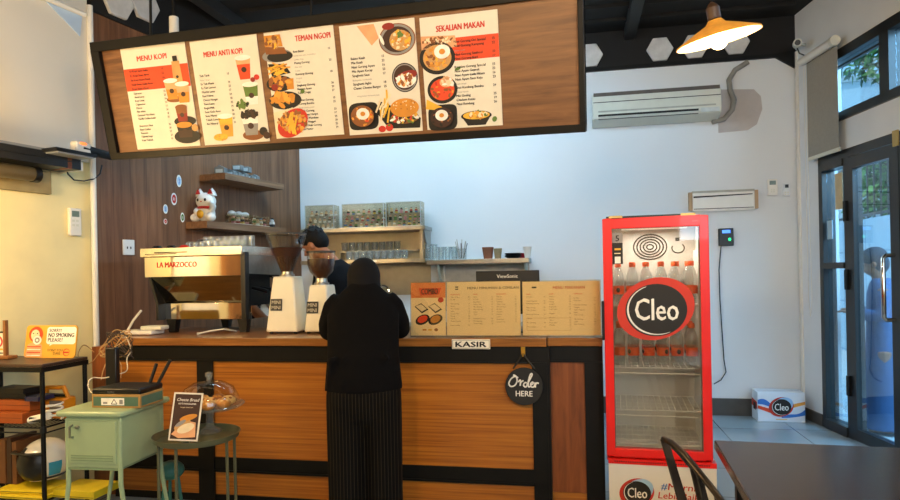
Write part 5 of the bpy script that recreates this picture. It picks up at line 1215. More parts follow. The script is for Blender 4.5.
# ------------------------------------------------------------------ rack at the left and its things
o = W(42, 367, 3.52)
KF = Frame(o.x, o.y, -12)
zT = o.z; zM = KF.at(20, 428, 0).z; zB = .2
rk = thing('storage_rack', 'black metal rack with dark wood top against the cream left wall', 'rack', KF.o, KF.a)
RD, RL = .33, .62
MB().bb(-RL, .0, 0, RD, zT - .004, zT + .014).build('top_board', mat('rack_top', '3d2a1e', .4, var=.15), rk, bev=.003)
MB().bb(-RL, 0, -.003, .0, zT - .03, zT - .004).bb(0, .003, 0, RD, zT - .03, zT - .004).build('top_rail', M_black, rk, smooth=0)
for x, y in ((-.012, .012), (-.012, RD - .012), (-RL + .012, .012), (-RL + .012, RD - .012)):
    l = MB().cyl((x, y, 0), .0125, zT - .004, 12).build('leg', M_black, rk)
    for z in (zM, zB): MB().cyl((x, y, z - .025), .017, .035, 12).build('collar', M_dark, l)
for z in (zM, zB):
    m_ = MB()
    for y in (.012, RD - .012): m_.tube([(-RL, y, z), (0, y, z)], .005, 6); m_.tube([(-RL, y, z - .03), (0, y, z - .03)], .004, 6)
    for x in (-RL + .012, -.012): m_.tube([(x, 0, z), (x, RD, z)], .005, 6); m_.tube([(x, 0, z - .03), (x, RD, z - .03)], .004, 6)
    for k in range(1, 22): m_.tube([(-RL + k * RL / 22, .01, z), (-RL + k * RL / 22, RD - .01, z)], .002, 4)
    m_.build('wire_shelf', M_black, rk)
# sign: no smoking
zt_ = zT + .015
a, b = KF.at(26.5, 357, RD - .06), KF.at(76.5, 322.5, RD - .06)
ns = thing('no_smoking_sign', 'yellow NO SMOKING tin sign with a drawn woman, standing on the rack', 'sign', KF.w(a.x, RD - .08, zt_), KF.a); ns.rotation_euler = (D2R(-9), 0, KF.a)
w_, h_ = b.x - a.x, .19
def rr(w, h, r, n=6):
    P_ = []
    for cx_, cy_, a0 in ((w - r, h - r, 0), (r, h - r, 90), (r, r, 180), (w - r, r, 270)):
        for k in range(n + 1): an = D2R(a0 + 90 * k / n); P_.append((cx_ + r * math.cos(an), cy_ + r * math.sin(an)))
    return P_
MB().prism(rr(w_, h_, .02), 0, .008, 'y').build('plate', mat('sign_yellow', 'e0a83a', .45, var=.06), ns, smooth=0)
mb = MB(); mb.quad([(.415 * w_ + q[0] * .57 , -.0006, .42 * h_ + q[1] * .53) for q in rr(w_, h_, .03)], 8)
mb.quad([(.5 * w_, -.0006, .43 * h_), (.48 * w_, -.0006, .36 * h_), (.56 * w_, -.0006, .43 * h_)], 8)
mb.build('speech_bubble', PAL, ns, smooth=0)
mb = MB().text('SORRY!', .46 * w_, .80 * h_, .026, -.0012, 1, 'l', .02).text('NO SMOKING', .45 * w_, .64 * h_, .034, -.0012, 1, 'l', .03, .5 * w_).text('PLEASE?', .45 * w_, .5 * h_, .03, -.0012, 1, 'l', .02)
mb.build('lettering', PAL, ns, smooth=0); mb = MB(); mb.text('DONT YOU', .46 * w_, .2 * h_, .02, -.0012, 9, 'l').text('DARE', .58 * w_, .1 * h_, .02, -.0012, 9, 'l'); mb.build('lettering', PAL, ns, smooth=0)
mb = MB(); Y[0] = .0012
ell(mb, .2 * w_, .72 * h_, .14 * w_, .24 * h_, lay(), 3); mb.quad([(.02 * w_, lay(), .02 * h_), (.36 * w_, Y[0] - .002, .02 * h_), (.34 * w_, Y[0] - .002, .4 * h_), (.22 * w_, Y[0] - .002, .5 * h_), (.06 * w_, Y[0] - .002, .42 * h_)], 10)
ell(mb, .19 * w_, .7 * h_, .085 * w_, .17 * h_, lay(), 16); ell(mb, .15 * w_, .75 * h_, .014 * w_, .016 * h_, lay(), 1); ell(mb, .23 * w_, .75 * h_, .014 * w_, .016 * h_, Y[0] - .002, 1)
ell(mb, .24 * w_, .54 * h_, .085 * w_, .14 * h_, lay(), 8); ell(mb, .24 * w_, .54 * h_, .05 * w_, .085 * h_, lay(), 11); ell(mb, .24 * w_, .54 * h_, .025 * w_, .04 * h_, lay(), 8)
for k in range(4): mb.rect(.06 * w_, .33 * w_, (.06 + .09 * k) * h_, (.085 + .09 * k) * h_, lay(), 2 if k % 2 else 8)
mb.build('drawn_woman', PAL, ns, smooth=0)
mb = MB(); arc(mb, .83 * w_, .17 * h_, .022, .022, 0, 6.28, .005, -.0012, 2); mb.rect(.83 * w_ - .018, .83 * w_ + .018, .15 * h_, .19 * h_, -.0016, 2); mb.build('ban_symbol', PAL, ns, smooth=0)
# table card on wooden stand
a = KF.at(6.5, 357, .2)
t = thing('card_holder', 'wooden card stand with a red and white card at the left end of the rack', 'card stand', KF.w(a.x, .2, zt_), KF.a)
M_stand = mat('stand_wood', '8a5a2c', .5)
MB().bb(-.25, .045, -.035, .035, 0, .018).build('base', M_stand, t, bev=.004)
MB().bb(-.012, .006, -.01, .01, .018, .225).build('post', M_stand, t, smooth=0)
mb = MB().bb(-.2, -.012, -.003, .003, .02, .16).build('card', M_paper, t, smooth=0)
mb = MB(); ell(mb, -.055, .1, .035, .035, -.0036, 2); ell(mb, -.055, .1, .024, .024, -.004, 8); mb.rect(-.19, -.02, .03, .036, -.004, 1); mb.rect(-.1, -.02, .05, .06, -.004, 6); mb.rect(-.2, -.012, .15, .16, -.004, 1); mb.build('print', PAL, t, smooth=0)
# middle shelf
zs = zM + .006
M_obox = mat('orange_box', '9c4c18', .5, var=.1)
for k, (p, q, yy, lb) in enumerate([((-14, 425), (22, 413), .06, 'long orange box on the middle rack shelf, lower one'), ((-14, 412), (29, 402.5), .1, 'long orange box on the middle rack shelf, upper one')]):
    a, b = KF.at(*p, yy), KF.at(*q, yy)
    z = zs + .0625 * k
    t = thing('cardboard_box', lb, 'box', KF.w(a.x, yy, z), KF.a + .02 * k, 'orange boxes on the rack')
    MB().bb(0, b.x - a.x, 0, .17, 0, .06).build('body', M_obox, t, bev=.003)
    MB().bb(.004, b.x - a.x - .004, -.0015, 0, .03, .033).build('lid_edge', mat('box_dark', '6a3010', .6), t, smooth=0)
z = zs + .125
for k, (p, q, h, c, lb, yy, dz_) in enumerate([((-8, 400), (24, 393), .03, 'black_cover', 'black notebook on the upper orange box, lower of the black stack', .12, 0), ((-6, 393), (25, 388), .03, 'black_cover', 'black notebook on top of the stack on the rack', .12, .031), ((16, 402), (38, 396), .025, 'navy_cover', 'navy blue notebook beside the black notebooks on the rack', .07, 0)]):
    a, b = KF.at(*p, yy), KF.at(*q, yy)
    if k == 2: a.x = KF.at(24.5, 400, yy).x + .03 * 0
    t = thing('notebook', lb, 'notebook', KF.w(a.x, yy, z + dz_), KF.a + (.05, -.06, .02)[k], 'notebooks on the rack')
    w_ = b.x - a.x
    mc = mat(c, '14120f' if c[0] == 'b' else '23264a', .5)
    MB().bb(0, w_, 0, .12, 0, .003).bb(0, w_, 0, .12, h - .003, h).bb(0, .003, 0, .12, 0, h).build('cover', mc, t, smooth=0)
    MB().bb(.004, w_ - .004, .003, .117, .003, h - .003).build('pages', mc, t, smooth=0)
a, b = KF.at(36.5, 419, .2), KF.at(63, 388, .2)
t = thing('tool_case', 'orange-yellow tool case with carrying handle on the middle rack shelf', 'tool case', KF.w(a.x, .2, zs), KF.a)
w_, h_ = b.x - a.x, b.z - zs
M_tool = mat('tool_yellow', 'e08a14', .45, var=.06)
MB().bb(0, w_, 0, .1, 0, h_ * .66).build('body', M_tool, t, bev=.012)
MB().tube([(.02, .05, h_ * .62), (.03, .05, h_ * .95), (w_ - .04, .05, h_ * .97), (w_ - .012, .05, h_ * .62)], .014, 10).build('handle', M_tool, t)
MB().bb(.02, w_ - .02, .035, .065, h_ * .68, h_ * .76).build('grip', M_dark, t, smooth=0)
MB().bb(w_ * .5, w_ * .95, -.003, 0, h_ * .2, h_ * .58).build('label', mat('tool_grey', '7a726a', .5), t, smooth=0)
a, b = KF.at(27, 424, .02), KF.at(45, 415, .02)
t = thing('power_strip', 'white power strip with coiled cable on the middle rack shelf', 'power strip', KF.w(a.x + .01, .04, zs + .03), KF.a)
MB().tube([(0, 0, 0), (.11, .0, .025)], .03, 12, flat=.7).build('body', M_wplast, t, smooth=60)
MB().bb(.01, .1, -.028, -.018, -.006, .02).build('socket_row', M_dark, t, smooth=0)
cp = [(.1 + .045 * math.cos(k * .5), .05 + .04 * math.sin(k * .5), .0 + .0022 * k) for k in range(40)]
MB().tube(cp, .006, 6).build('coiled_cable', M_wplast, t)
# bottom shelf
zs = zB + .006
for k, (px, w_, h_, c, lb) in enumerate([(1.5, .05, .25, 'stand_wood', 'upright wooden board on the bottom rack shelf, leftmost'), (9, .03, .26, 'dark_wood', 'upright dark board on the bottom rack shelf, between two lighter ones'), (14, .03, .24, 'stand_wood', 'upright wooden board on the bottom rack shelf, nearest the helmet')]):
    p = KF.at(px, 460, .1)
    o = MB().bb(-w_ / 2, w_ / 2, 0, .18, .045, h_ + .045).build('wooden_board', mat(c, '3a2212', .5) if k == 1 else mat('board_brown', '6b421f', .5), smooth=0, bev=.003); o.location = KF.w(p.x, .1, zs); o.rotation_euler = (0, 0, KF.a); tag(o, lb, 'board', 'boards on the rack')
a, b = KF.at(18, 478, .27), KF.at(40, 446, .27)
t = thing('small_picture', 'small white picture with a red circle behind the helmet', 'picture', KF.w(a.x, .27, zs + .045), KF.a)
MB().bb(0, b.x - a.x, 0, .008, 0, .19).build('panel', M_paper, t, smooth=0)
mb = MB(); ell(mb, .09, .1, .045, .045, -.001, 2); ell(mb, .09, .1, .036, .036, -.0016, 8); ell(mb, .09, .1, .02, .024, -.002, 1); mb.rect(.02, .12, .02, .025, -.001, 1); mb.rect(.02, .12, .035, .04, -.001, 1); mb.build('print', PAL, t, smooth=0)
M_yel = mat('yellow_pack', 'dcc21e', .5, var=.08)
for k in range(3):
    p = KF.at((-6, -6, 32)[k], 492, .01)
    w_ = (.33, .31, .26)[k]; yy = (.0, .02, .06)[k]; z = (zs, zs + .022, zs)[k]
    if k == 2: p.x = KF.at(-6, 492, .01).x + .335
    t = thing('paper_pack', ('yellow paper pack on the bottom rack shelf, lower one at the left', 'yellow paper pack on the bottom rack shelf, top one at the left', 'yellow paper pack on the bottom rack shelf, under the helmet at the right')[k], 'paper pack', KF.w(p.x, yy, z), KF.a + (0, .03, 0)[k], 'yellow packs on the rack')
    MB().bb(0, w_, 0, .2, 0, (.02, .02, .042)[k]).build('wrap', M_yel, t, bev=.004)
    MB().bb(.0, w_, -.001, 0, .008, .011).build('seam', mat('seam_dark', '6a5c10', .6), t, smooth=0)
p = KF.at(42, 478, .12)
hm = thing('helmet', 'white motorcycle helmet with black visor and blue patch on the rack', 'helmet', KF.w(p.x - .02, .17, zs + .044), D2R(-8))
HS = .93
mb = MB(); mb.M = Matrix.Scale(HS, 4)
mb.ball((0, 0, .135), (.135, .16, .135), 28, 0, -.75, 1); mb.build('shell', mat('helmet_white', 'e9e4d6', .25, var=.02, coat=.5), hm, smooth=80)
def patch(name, m, a0, a1, z0, z1, off=1.012, n=12):
    mb = MB(); mb.M = Matrix.Scale(HS, 4); vs = []; fs = []
    for i in range(n + 1):
        for j in range(5):
            a = a0 + (a1 - a0) * i / n; z = z0 + (z1 - z0) * j / 4; q = math.sqrt(max(0, 1 - z * z))
            vs.append((.135 * off * q * math.cos(a), .16 * off * q * math.sin(a), .135 + .135 * off * z))
    for i in range(n):
        for j in range(4): fs.append((i * 5 + j, (i + 1) * 5 + j, (i + 1) * 5 + j + 1, i * 5 + j + 1))
    mb.add(vs, fs); return mb.build(name, m, hm, smooth=80)
patch('face_opening', M_dark, -PI * .98, -PI * .3, -.70, .4, 1.008)
patch('visor', mat('visor_black', '0b0b0c', .35), -PI * .98, -PI * .3, -.62, .5, 1.04)
patch('blue_patch', mat('helmet_blue', '2f93b8', .3), -PI * .22, -PI * .06, -.5, .1)
patch('navy_stripe', mat('helmet_navy', '161a38', .3), -PI * .26, PI * .2, -.66, -.54)
patch('emblem', M_ink, -PI * .72, -PI * .6, .55, .72)
mb = MB(); mb.M = Matrix.Scale(HS, 4); mb.tube([(-.14, -.08, .205), (-.09, -.15, .215), (.02, -.175, .215), (.09, -.13, .21)], .014, 8, flat=.6); mb.build('peak', M_dark, hm)

# ------------------------------------------------------------------ green cabinet with router
zc_ = .75
A_, B_, C_ = H(53, 411.5, zc_), H(122, 412.5, zc_), H(172, 396, zc_)
GF = Frame(A_.x, A_.y, math.degrees(math.atan2(B_.y - A_.y, B_.x - A_.x)))
gw = (B_ - A_).length; gd = (GF.i @ C_).y
M_green = mat('cabinet_green', '9ab08a', .35, var=.03, coat=.2); M_green2 = mat('cabinet_green_dark', '7d9472', .4, var=.04)
gc = thing('green_cabinet', 'small mint green metal cabinet on curved legs in front of the counter', 'cabinet', GF.o, GF.a)
MB().prism([(x, y) for x, y in rr(gw, gd, .03)], zc_ - .028, zc_, 'z').build('top', M_green, gc, bev=.01)
zb0 = .47; e = .035
MB().bb(e + .02, gw - e + .01, .02, gd - .04, zb0, zc_ - .028).build('body', M_green, gc, bev=.004)
dr_ = MB().bb(e + .035, gw - e - .012, .014, .022, zb0 + .02, zc_ - .05).build('door', M_green, gc, bev=.003)
for k in range(3): MB().bb(e + .05, gw - e - .03, .011, .014, zb0 + .035 + .012 * k, zb0 + .039 + .012 * k).build('groove', M_green2, dr_, smooth=0)
MB().tube([(e + .06, .014, .62), (e + .06, -.008, .625), (e + .06, -.008, .675), (e + .06, .014, .68)], .006).build('handle', mat('worn_steel', '8f978c', .35, .8), dr_)
MB().ball((e + .09, .008, .672), (.014, .008, .01), 10).build('lock', MATS['worn_steel'], dr_)
for x, y, s, t_ in ((e + .02, .03, -1, -1), (gw - e, .03, 1, -1), (e + .02, gd - .06, -1, 1), (gw - e, gd - .06, 1, 1)):
    MB().tube([(x, y, zc_ - .04), (x, y, zb0), (x - .0 * s, y, zb0 - .08), (x + .012 * s, y, zb0 - .17), (x + .03 * s, y + .0 * t_, .2), (x + .05 * s, y, .0)], [.012, .012, .012, .011, .01, .009], 10).build('leg', M_green, gc)
MB().bb(e + .02, gw - e, .02, gd - .04, zb0 - .012, zb0).build('bottom_rail', M_green2, gc, smooth=0)
# kraft box + router
a, b = GF.at(89, 401, .08), GF.at(136.5, 402, .08)
kb = thing('router_box', 'flat brown and green cardboard box on the green cabinet', 'box', GF.w(a.x, .1, zc_), GF.a)
w_ = (b.x - a.x) * 1.02; h_ = .068
MB().bb(0, w_, 0, .2, 0, h_).build('body', mat('kraft', 'a98246', .7), kb, bev=.002)
MB().bb(.01, w_ - .01, -.001, 0, .01, h_ - .012).bb(w_, w_ + .001, .012, .19, .01, h_ - .012).build('printed_panel', mat('box_green', '4c6b58', .6), kb, smooth=0)
mb = MB().rect(w_ * .2, w_ * .68, .014, h_ - .018, -.0016, 8); tx = w_ * .47
for q in ((tx - .014, .022), (tx + .014, .022)): pass
for p_, q_ in (((tx - .016, .02), (tx + .016, .02)), ((tx + .016, .02), (tx, .044)), ((tx, .044), (tx - .016, .02))): mb.tube([(p_[0], -.002, p_[1]), (q_[0], -.002, q_[1])], .0018, 4, m=1)
mb.rect(w_ * .24, w_ * .33, .02, .03, -.002, 11).rect(w_ * .58, w_ * .65, .02, .042, -.002, 11); mb.build('label', PAL, kb, smooth=0)
rt = thing('black_router', 'black wireless router with two raised antennas on the cardboard box', 'router', GF.w(a.x - .0, .1, zc_ + h_), GF.a)
MB().prism([(.0, .0), (w_ - .0, .0), (w_ + .0, .2), (.02, .2)], .0, .03, 'z').build('body', M_dark, rt, bev=.008)
MB().text('TOTO', w_ * .4, .006, .014, -.001, 11, 'c').build('lettering', PAL, rt, smooth=0)
MB().tube([(w_ - .06, .17, .02), (w_ - .03, .19, .13)], .009, 8).build('antenna', M_dark, rt)
MB().tube([(w_ - .015, .17, .02), (w_ + .05, .19, .15)], .009, 8).build('antenna', M_dark, rt)
md = thing('modem', 'upright black modem standing behind the black router', 'modem', GF.w(GF.at(111, 376, .305).x, .305, zc_), GF.a)
MB().bb(-.035, .03, 0, .035, 0, .28).build('body', M_dark, md, bev=.006)
MB().bb(-.05, .045, -.01, .045, 0, .012).build('foot', M_dark, md, smooth=0)
# tangle of cables
rc = random.Random(5)
def spl(P_, n=5):
    out = []
    for i in range(len(P_) - 1):
        p0, p1, p2, p3 = P_[max(0, i - 1)], P_[i], P_[i + 1], P_[min(len(P_) - 1, i + 2)]
        for j in range(n):
            q = j / n; out.append(.5 * (2 * p1 + (p2 - p0) * q + (2 * p0 - 5 * p1 + 4 * p2 - p3) * q * q + (3 * p1 - p0 - 3 * p2 + p3) * q ** 3))
    return out + [P_[-1]]
D_ = 3.75
for k, (c, lb) in enumerate([('cable_tan', 'tan cable loop in the tangle above the green cabinet, largest'), ('cable_white', 'white cable running from the tangle down to the router'), ('cable_dark', 'dark cable in the tangle above the green cabinet'), ('cable_tan', 'thin tan cable hanging beside the black modem')]):
    m_ = mat(c, {'cable_tan': 'b08a58', 'cable_white': 'd8cdb4', 'cable_dark': '3a2c20'}[c], .6)
    pts = []
    if k in (0, 2):
        for i in range(30):
            an = i * .9; rx_ = (17 - 8 * (i % 7) / 7) * (1 if k == 0 else .8); 
            pts.append(W(114 + (5 if k == 2 else 0) + rx_ * math.cos(an) + rc.uniform(-2, 2), 344 + (14 - 6 * (i % 5) / 5) * math.sin(an * .9 + k) + rc.uniform(-2, 2), D_ + .05 * math.sin(an * .31)))
        if k == 0: pts += [W(112, 352, D_), W(104, 368, D_ - .1), W(101, 380, D_ - .15)]
    elif k == 1: pts = [W(*q) for q in ((126, 336, 3.8), (131, 350, 3.75), (127, 358, 3.7), (127, 370, 3.6), (119, 374, 3.55), (104, 378, 3.5), (92, 378, 3.45), (88, 386, 3.42), (92, 393, 3.4))]
    else: pts = [W(*q) for q in ((94, 352, 3.8), (84, 345, 3.9), (78, 355, 3.9), (84, 364, 3.9), (92, 362, 3.85), (104, 350, 3.8), (120, 362, 3.72), (121, 378, 3.66))]
    tag(MB().tube(spl(pts), .0032 if k != 3 else .0025, 6).build('cable', m_), lb, 'cable', 'tangled cables')

# ------------------------------------------------------------------ round tray table with cake stand
zs = .58
tc_ = H(197, 437, zs)
M_olive = mat('olive_metal', '55563c', .4, var=.05)
tb = thing('tray_table', 'small round olive green tray table in front of the counter', 'table', (tc_.x, tc_.y, 0), D2R(10))
MB().lathe([(.0, zs - .012), (.19, zs - .012), (.211, zs + .022), (.215, zs + .022), (.205, zs - .004), (.19, zs - .004), (.0, zs - .004)], seg=48).build('tray', M_olive, tb, smooth=40)
for an in (205, 250, 330, 20):
    x, y = .185 * math.cos(D2R(an)), .185 * math.sin(D2R(an)); MB().tube([(x, y, zs - .006), (x * 1.02, y * 1.02, 0)], .008, 8).build('leg', M_olive, tb)
MB().tube([(.188 * math.cos(i * PI / 16), .188 * math.sin(i * PI / 16), .02) for i in range(32)], .006, 6, True).build('foot_ring', M_olive, tb)
cb2 = H(210, 431, zs)
cs = thing('cake_stand', 'glass cake stand under a clear dome on the round tray table', 'cake stand', (cb2.x, cb2.y, zs - .004))
zp = .135
MB().lathe([(0, 0), (.06, .0), (.055, .012), (.022, .03), (.018, .09), (.03, zp - .01), (0, zp - .01)], seg=28).build('pedestal', M_glassware, cs, smooth=50)
MB().lathe([(0, zp - .008), (.165, zp - .004), (.182, zp + .012), (.178, zp + .014), (.16, zp + .002), (0, zp)], seg=40).build('plate', M_glassware, cs, smooth=50)
dm = MB().shell([(.158, zp + .006), (.157, zp + .02), (.15, zp + .055), (.125, zp + .1), (.08, zp + .128), (.03, zp + .138), (0, zp + .14)], seg=40).build('dome', M_acryl, cs, smooth=80)
MB().lathe([(.0, zp + .138), (.012, zp + .14), (.01, zp + .15), (.02, zp + .165), (.018, zp + .18), (0, zp + .186)], seg=16).build('knob', M_glassware, dm, smooth=60)
M_past = [mat('pastry_gold', 'c98a3c', .6, var=.25, scale=60, bump=.4), mat('pastry_pale', 'e2bd7c', .6, var=.2, scale=60, bump=.4), mat('pastry_brown', '9c5f28', .6, var=.3, scale=60, bump=.4)]
for k in range(8):
    an = k * 2 * PI / 7 - .4; r_ = .095 if k < 7 else 0
    mb = MB().ball((0, 0, .022), (.042, .036, .026), 14)
    for j in range(6): mb.ball((.026 * math.cos(j), .02 * math.sin(j), .036), (.012, .012, .008), 8, 1)
    o = mb.build('pastry', [M_past[k % 3], M_past[(k + 1) % 3]], smooth=60)
    o.location = (cb2.x + r_ * math.cos(an), cb2.y + r_ * math.sin(an), zs + zp - .002); o.rotation_euler = (0, 0, an)
    tag(o, 'golden topped pastry under the clear cake dome', 'pastry', 'pastries under the dome')
a, b = H(168, 444, zs), H(197.5, 443.5, zs)
FLF = Frame(a.x, a.y, math.degrees(math.atan2(b.y - a.y, b.x - a.x)))
t = thing('flyer_stand', 'white framed dark flyer with a bread picture leaning on the tray table', 'flyer', (a.x, a.y, zs + .018), FLF.a)
t.rotation_euler = (D2R(-14), D2R(3), FLF.a); w_ = (b - a).length; h_ = .235
MB().bb(0, w_, 0, .003, 0, h_).build('sheet', M_paper, t, smooth=0)
MB().quad([(w_ * .3, .003, 0), (w_ * .7, .003, 0), (w_ * .6, .07, -.012), (w_ * .4, .07, -.012)]).quad([(w_ * .4, .003, h_ * .6), (w_ * .6, .003, h_ * .6), (w_ * .6, .07, -.012), (w_ * .4, .07, -.012)]).build('back_stay', M_paper, t, smooth=0)
mb = MB(); mb.rect(.008, w_ - .008, .008, h_ - .008, -.0006, 9)
mb.text('Cheese Bread', w_ / 2, h_ * .82, .022, -.0012, 8, 'c', .0, w_ * .75, .25).text('ROTI PANGGANG', w_ / 2, h_ * .75, .011, -.0012, 8, 'c', .01).text('hangat setiap hari', w_ / 2, h_ * .68, .009, -.0012, 16, 'c')
mb.build('print', PAL, t, smooth=0)
mb = MB(); Y[0] = .0014; mb.quad([(.012, lay(), .03), (.1 * w_ * 10 * .05 + .06, Y[0] - .002, .1), (w_ - .02, Y[0] - .002, .09), (w_ - .014, Y[0] - .002, .02), (.05, Y[0] - .002, .012)], 10)
ell(mb, w_ * .42, h_ * .33, w_ * .3, h_ * .09, lay(), 5, .6); ell(mb, w_ * .55, h_ * .26, w_ * .3, h_ * .09, lay(), 16, .4); ell(mb, w_ * .6, h_ * .48, w_ * .3, h_ * .06, lay(), 12, .3); ell(mb, w_ * .36, h_ * .36, w_ * .2, h_ * .04, lay(), 11, .6)
mb.build('bread_picture', PAL, t, smooth=0)
p = W(178, 465, 3.86)
t = thing('teal_stool', 'small teal round stool seat behind the tray table against the counter', 'stool', (p.x, p.y - .1, 0))
MB().ball((0, 0, p.z), (.075, .075, .055), 20).build('seat', mat('teal_plastic', '2f6e62', .5), t)
for k in range(3): MB().tube([(.04 * math.cos(k * 2.1), .04 * math.sin(k * 2.1), p.z - .03), (.07 * math.cos(k * 2.1), .07 * math.sin(k * 2.1), 0)], .01).build('leg', MATS['teal_plastic'], t)

# ------------------------------------------------------------------ box of water by the door
a, b = H(758, 421.5, 0), H(805.5, 422.5, 0)
XF = Frame(a.x, a.y, math.degrees(math.atan2(b.y - a.y, b.x - a.x)))
w_ = (b - a).length; h_ = XF.at(780, 392.5, 0).z
bx = thing('water_carton', 'white carton of bottled water with blue and orange waves on the floor', 'carton', XF.o, XF.a)
M_carton = mat('carton_white', 'dfe6ee', .6, var=.02)
MB().bb(0, w_, 0, .2, 0, h_).build('carton', M_carton, bx, bev=.003)
MB().bb(.02, w_ - .02, .08, .12, h_, h_ + .001).build('tape', mat('tape', 'c4c9d6', .3), bx, smooth=0)
mb = MB(); Y[0] = .0012
def wave(x0_, x1_, f0, f1, m, y):
    n = 14
    for k in range(n):
        u, v = k / n, (k + 1) / n
        mb.quad([(x0_ + (x1_ - x0_) * u, y, f0(u)), (x0_ + (x1_ - x0_) * v, y, f0(v)), (x0_ + (x1_ - x0_) * v, y, f1(v)), (x0_ + (x1_ - x0_) * u, y, f1(u))], m)
wave(0, w_ * .45, lambda u: h_ * (.6 - .3 * u * u), lambda u: h_ * (.74 + .06 * math.sin(u * 5) - .35 * u * u), 13, lay())
wave(0, w_ * .45, lambda u: h_ * (.45 - .25 * u), lambda u: h_ * (.56 - .2 * u), 3, lay())
wave(w_ * .55, w_, lambda u: h_ * (.3 + .3 * u ** .6), lambda u: h_ * (.42 + .28 * u ** .5), 14, lay())
wave(w_ * .5, w_, lambda u: h_ * (.14 + .1 * u * u), lambda u: h_ * (.2 + .25 * u * u + .04 * math.sin(u * 6)), 13, lay())
cleo(mb, w_ * .5, h_ * .5, h_ * .33, lay()); mb.rect(w_ * .38, w_ * .62, .02, h_ * .1, -.002, 6)
mb.build('printed_front', PAL, bx, smooth=0)
mb = MB(); mb.quad([(-.001, .02, h_ * .4), (-.001, .19, h_ * .45), (-.001, .19, h_ * .7), (-.001, .02, h_ * .65)], 2); mb.quad([(-.0014, .06, h_ * .35), (-.0014, .14, h_ * .35), (-.0014, .14, h_ * .6), (-.0014, .06, h_ * .6)], 1); mb.build('printed_side', PAL, bx, smooth=0)

# ------------------------------------------------------------------ table and chair in the foreground
A_, B_ = H(714, 440, .75), H(900, 447.5, .75)
TF = Frame(A_.x, A_.y, math.degrees(math.atan2(B_.y - A_.y, B_.x - A_.x)))
tt = thing('dining_table', 'dark brown dining table at the lower right by the door', 'table', TF.o, TF.a)
MB().bb(0, 1.3, -.78, 0, .715, .75).build('tabletop', wood('table_dark', '2a211d', '352a25', '40332c', (1, 10, 10), .22, 1.6, bump=.02), tt, bev=.004)
MB().bb(.08, 1.22, -.7, -.08, .66, .714).build('apron', M_black, tt, smooth=0)
for x in (.06, 1.2):
    for y in (-.72, -.1): MB().bb(x, x + .045, y, y + .045, 0, .66).build('leg', M_black, tt, smooth=0)
M_gun = mat('gunmetal', '4a423c', .3, .85, var=.08)
hb = W(660, 434, 2.2)
CHF = Frame(hb.x, hb.y, -16)
ch = thing('metal_armchair', 'dark metal armchair pushed in at the corner of the brown table', 'chair', (hb.x, hb.y, 0), CHF.a)
zt = hb.z
def C(px, py, D): return (CHF.i @ W(px + 4, py + 5, D))
near = [C(660, 434, 2.2), C(668, 438, 2.13), C(681, 450, 2.06), C(694, 466, 2.0), C(707, 482, 1.94), C(716, 494, 1.88), C(725, 508, 1.83), C(731, 520, 1.83)]
far = [C(660, 434, 2.2), C(666, 437, 2.25), C(677, 449, 2.31), C(688, 462, 2.36), C(700, 475, 2.40), C(712, 487, 2.43)]
MB().tube(list(reversed(near)) + far[1:], .0105, 10).build('arm_rail', M_gun, ch, smooth=60)
seat_z = .45
s0 = C(672, 480, 2.2)
def slat(p, q, w0, w1, name):
    p, q = Vector(p), Vector(q); d = Vector((.8, .6, 0))
    mb = MB(); n = (q - p).cross(d).normalized() * .004
    mb.add([p - d * w0 + n, p + d * w0 + n, q + d * w1 + n, q - d * w1 + n, p - d * w0 - n, p + d * w0 - n, q + d * w1 - n, q - d * w1 - n], [(0, 1, 2, 3), (7, 6, 5, 4), (0, 4, 5, 1), (1, 5, 6, 2), (2, 6, 7, 3), (3, 7, 4, 0)])
    return mb.build(name, M_gun, ch, smooth=0)
bk = Vector((near[0].x, near[0].y, near[0].z)); ft = Vector((near[0].x + .10, near[0].y + .0, seat_z))
slat(bk, ft, .013, .02, 'back_slat')
sy = (near[6].y + far[5].y) / 2
MB().prism([(q[0] + bk.x + .09, q[1] + sy - .2) for q in rr(.38, .4, .06)], seat_z - .015, seat_z + .005, 'z').build('seat', M_gun, ch, bev=.005)
slat(near[3], (near[3].x + .07, near[3].y + .06, seat_z), .009, .012, 'side_slat'); slat(far[3], (far[3].x + .05, far[3].y - .04, seat_z), .009, .012, 'side_slat')
MB().tube([near[7], (near[7].x + .03, near[7].y + .05, seat_z)], .012).build('arm_post', M_gun, ch); MB().tube([far[5], (far[5].x + .02, far[5].y - .05, seat_z)], .012).build('arm_post', M_gun, ch)
for sx in (0, 1):
    for s in (-1, 1):
        x = bk.x + .12 + .32 * sx; MB().tube([(x, sy + s * .17, seat_z), (x + (.05 if sx else -.05), sy + s * .21, 0)], [.022, .014], 8).build('leg', M_gun, ch)
# ------------------------------------------------------------------ people
M_skin = mat('skin', 'a86f4c', .55, var=.05); M_hair = mat('hair_black', '080605', .7, var=.3, scale=90, bump=.5, spec=.25)
M_blackcloth = mat('black_cloth', '070607', .95, var=.15, scale=30, bump=.1, spec=.15); M_tee = mat('black_tee', '0b0c10', .9, spec=.2, var=.12, scale=25, bump=.1)
M_hijab = mat('black_scarf', '0b0a0c', .85, spec=.25, var=.15, scale=30, bump=.1)
m, nt, b = _new('pinstripe')
tc = nt.nodes.new('ShaderNodeTexCoord'); sp = nt.nodes.new('ShaderNodeSeparateXYZ'); nt.links.new(tc.outputs['Object'], sp.inputs[0])
mu = nt.nodes.new('ShaderNodeMath'); mu.operation = 'MULTIPLY'; mu.inputs[1].default_value = 58; nt.links.new(sp.outputs[0], mu.inputs[0])
fr = nt.nodes.new('ShaderNodeMath'); fr.operation = 'FRACT'; nt.links.new(mu.outputs[0], fr.inputs[0])
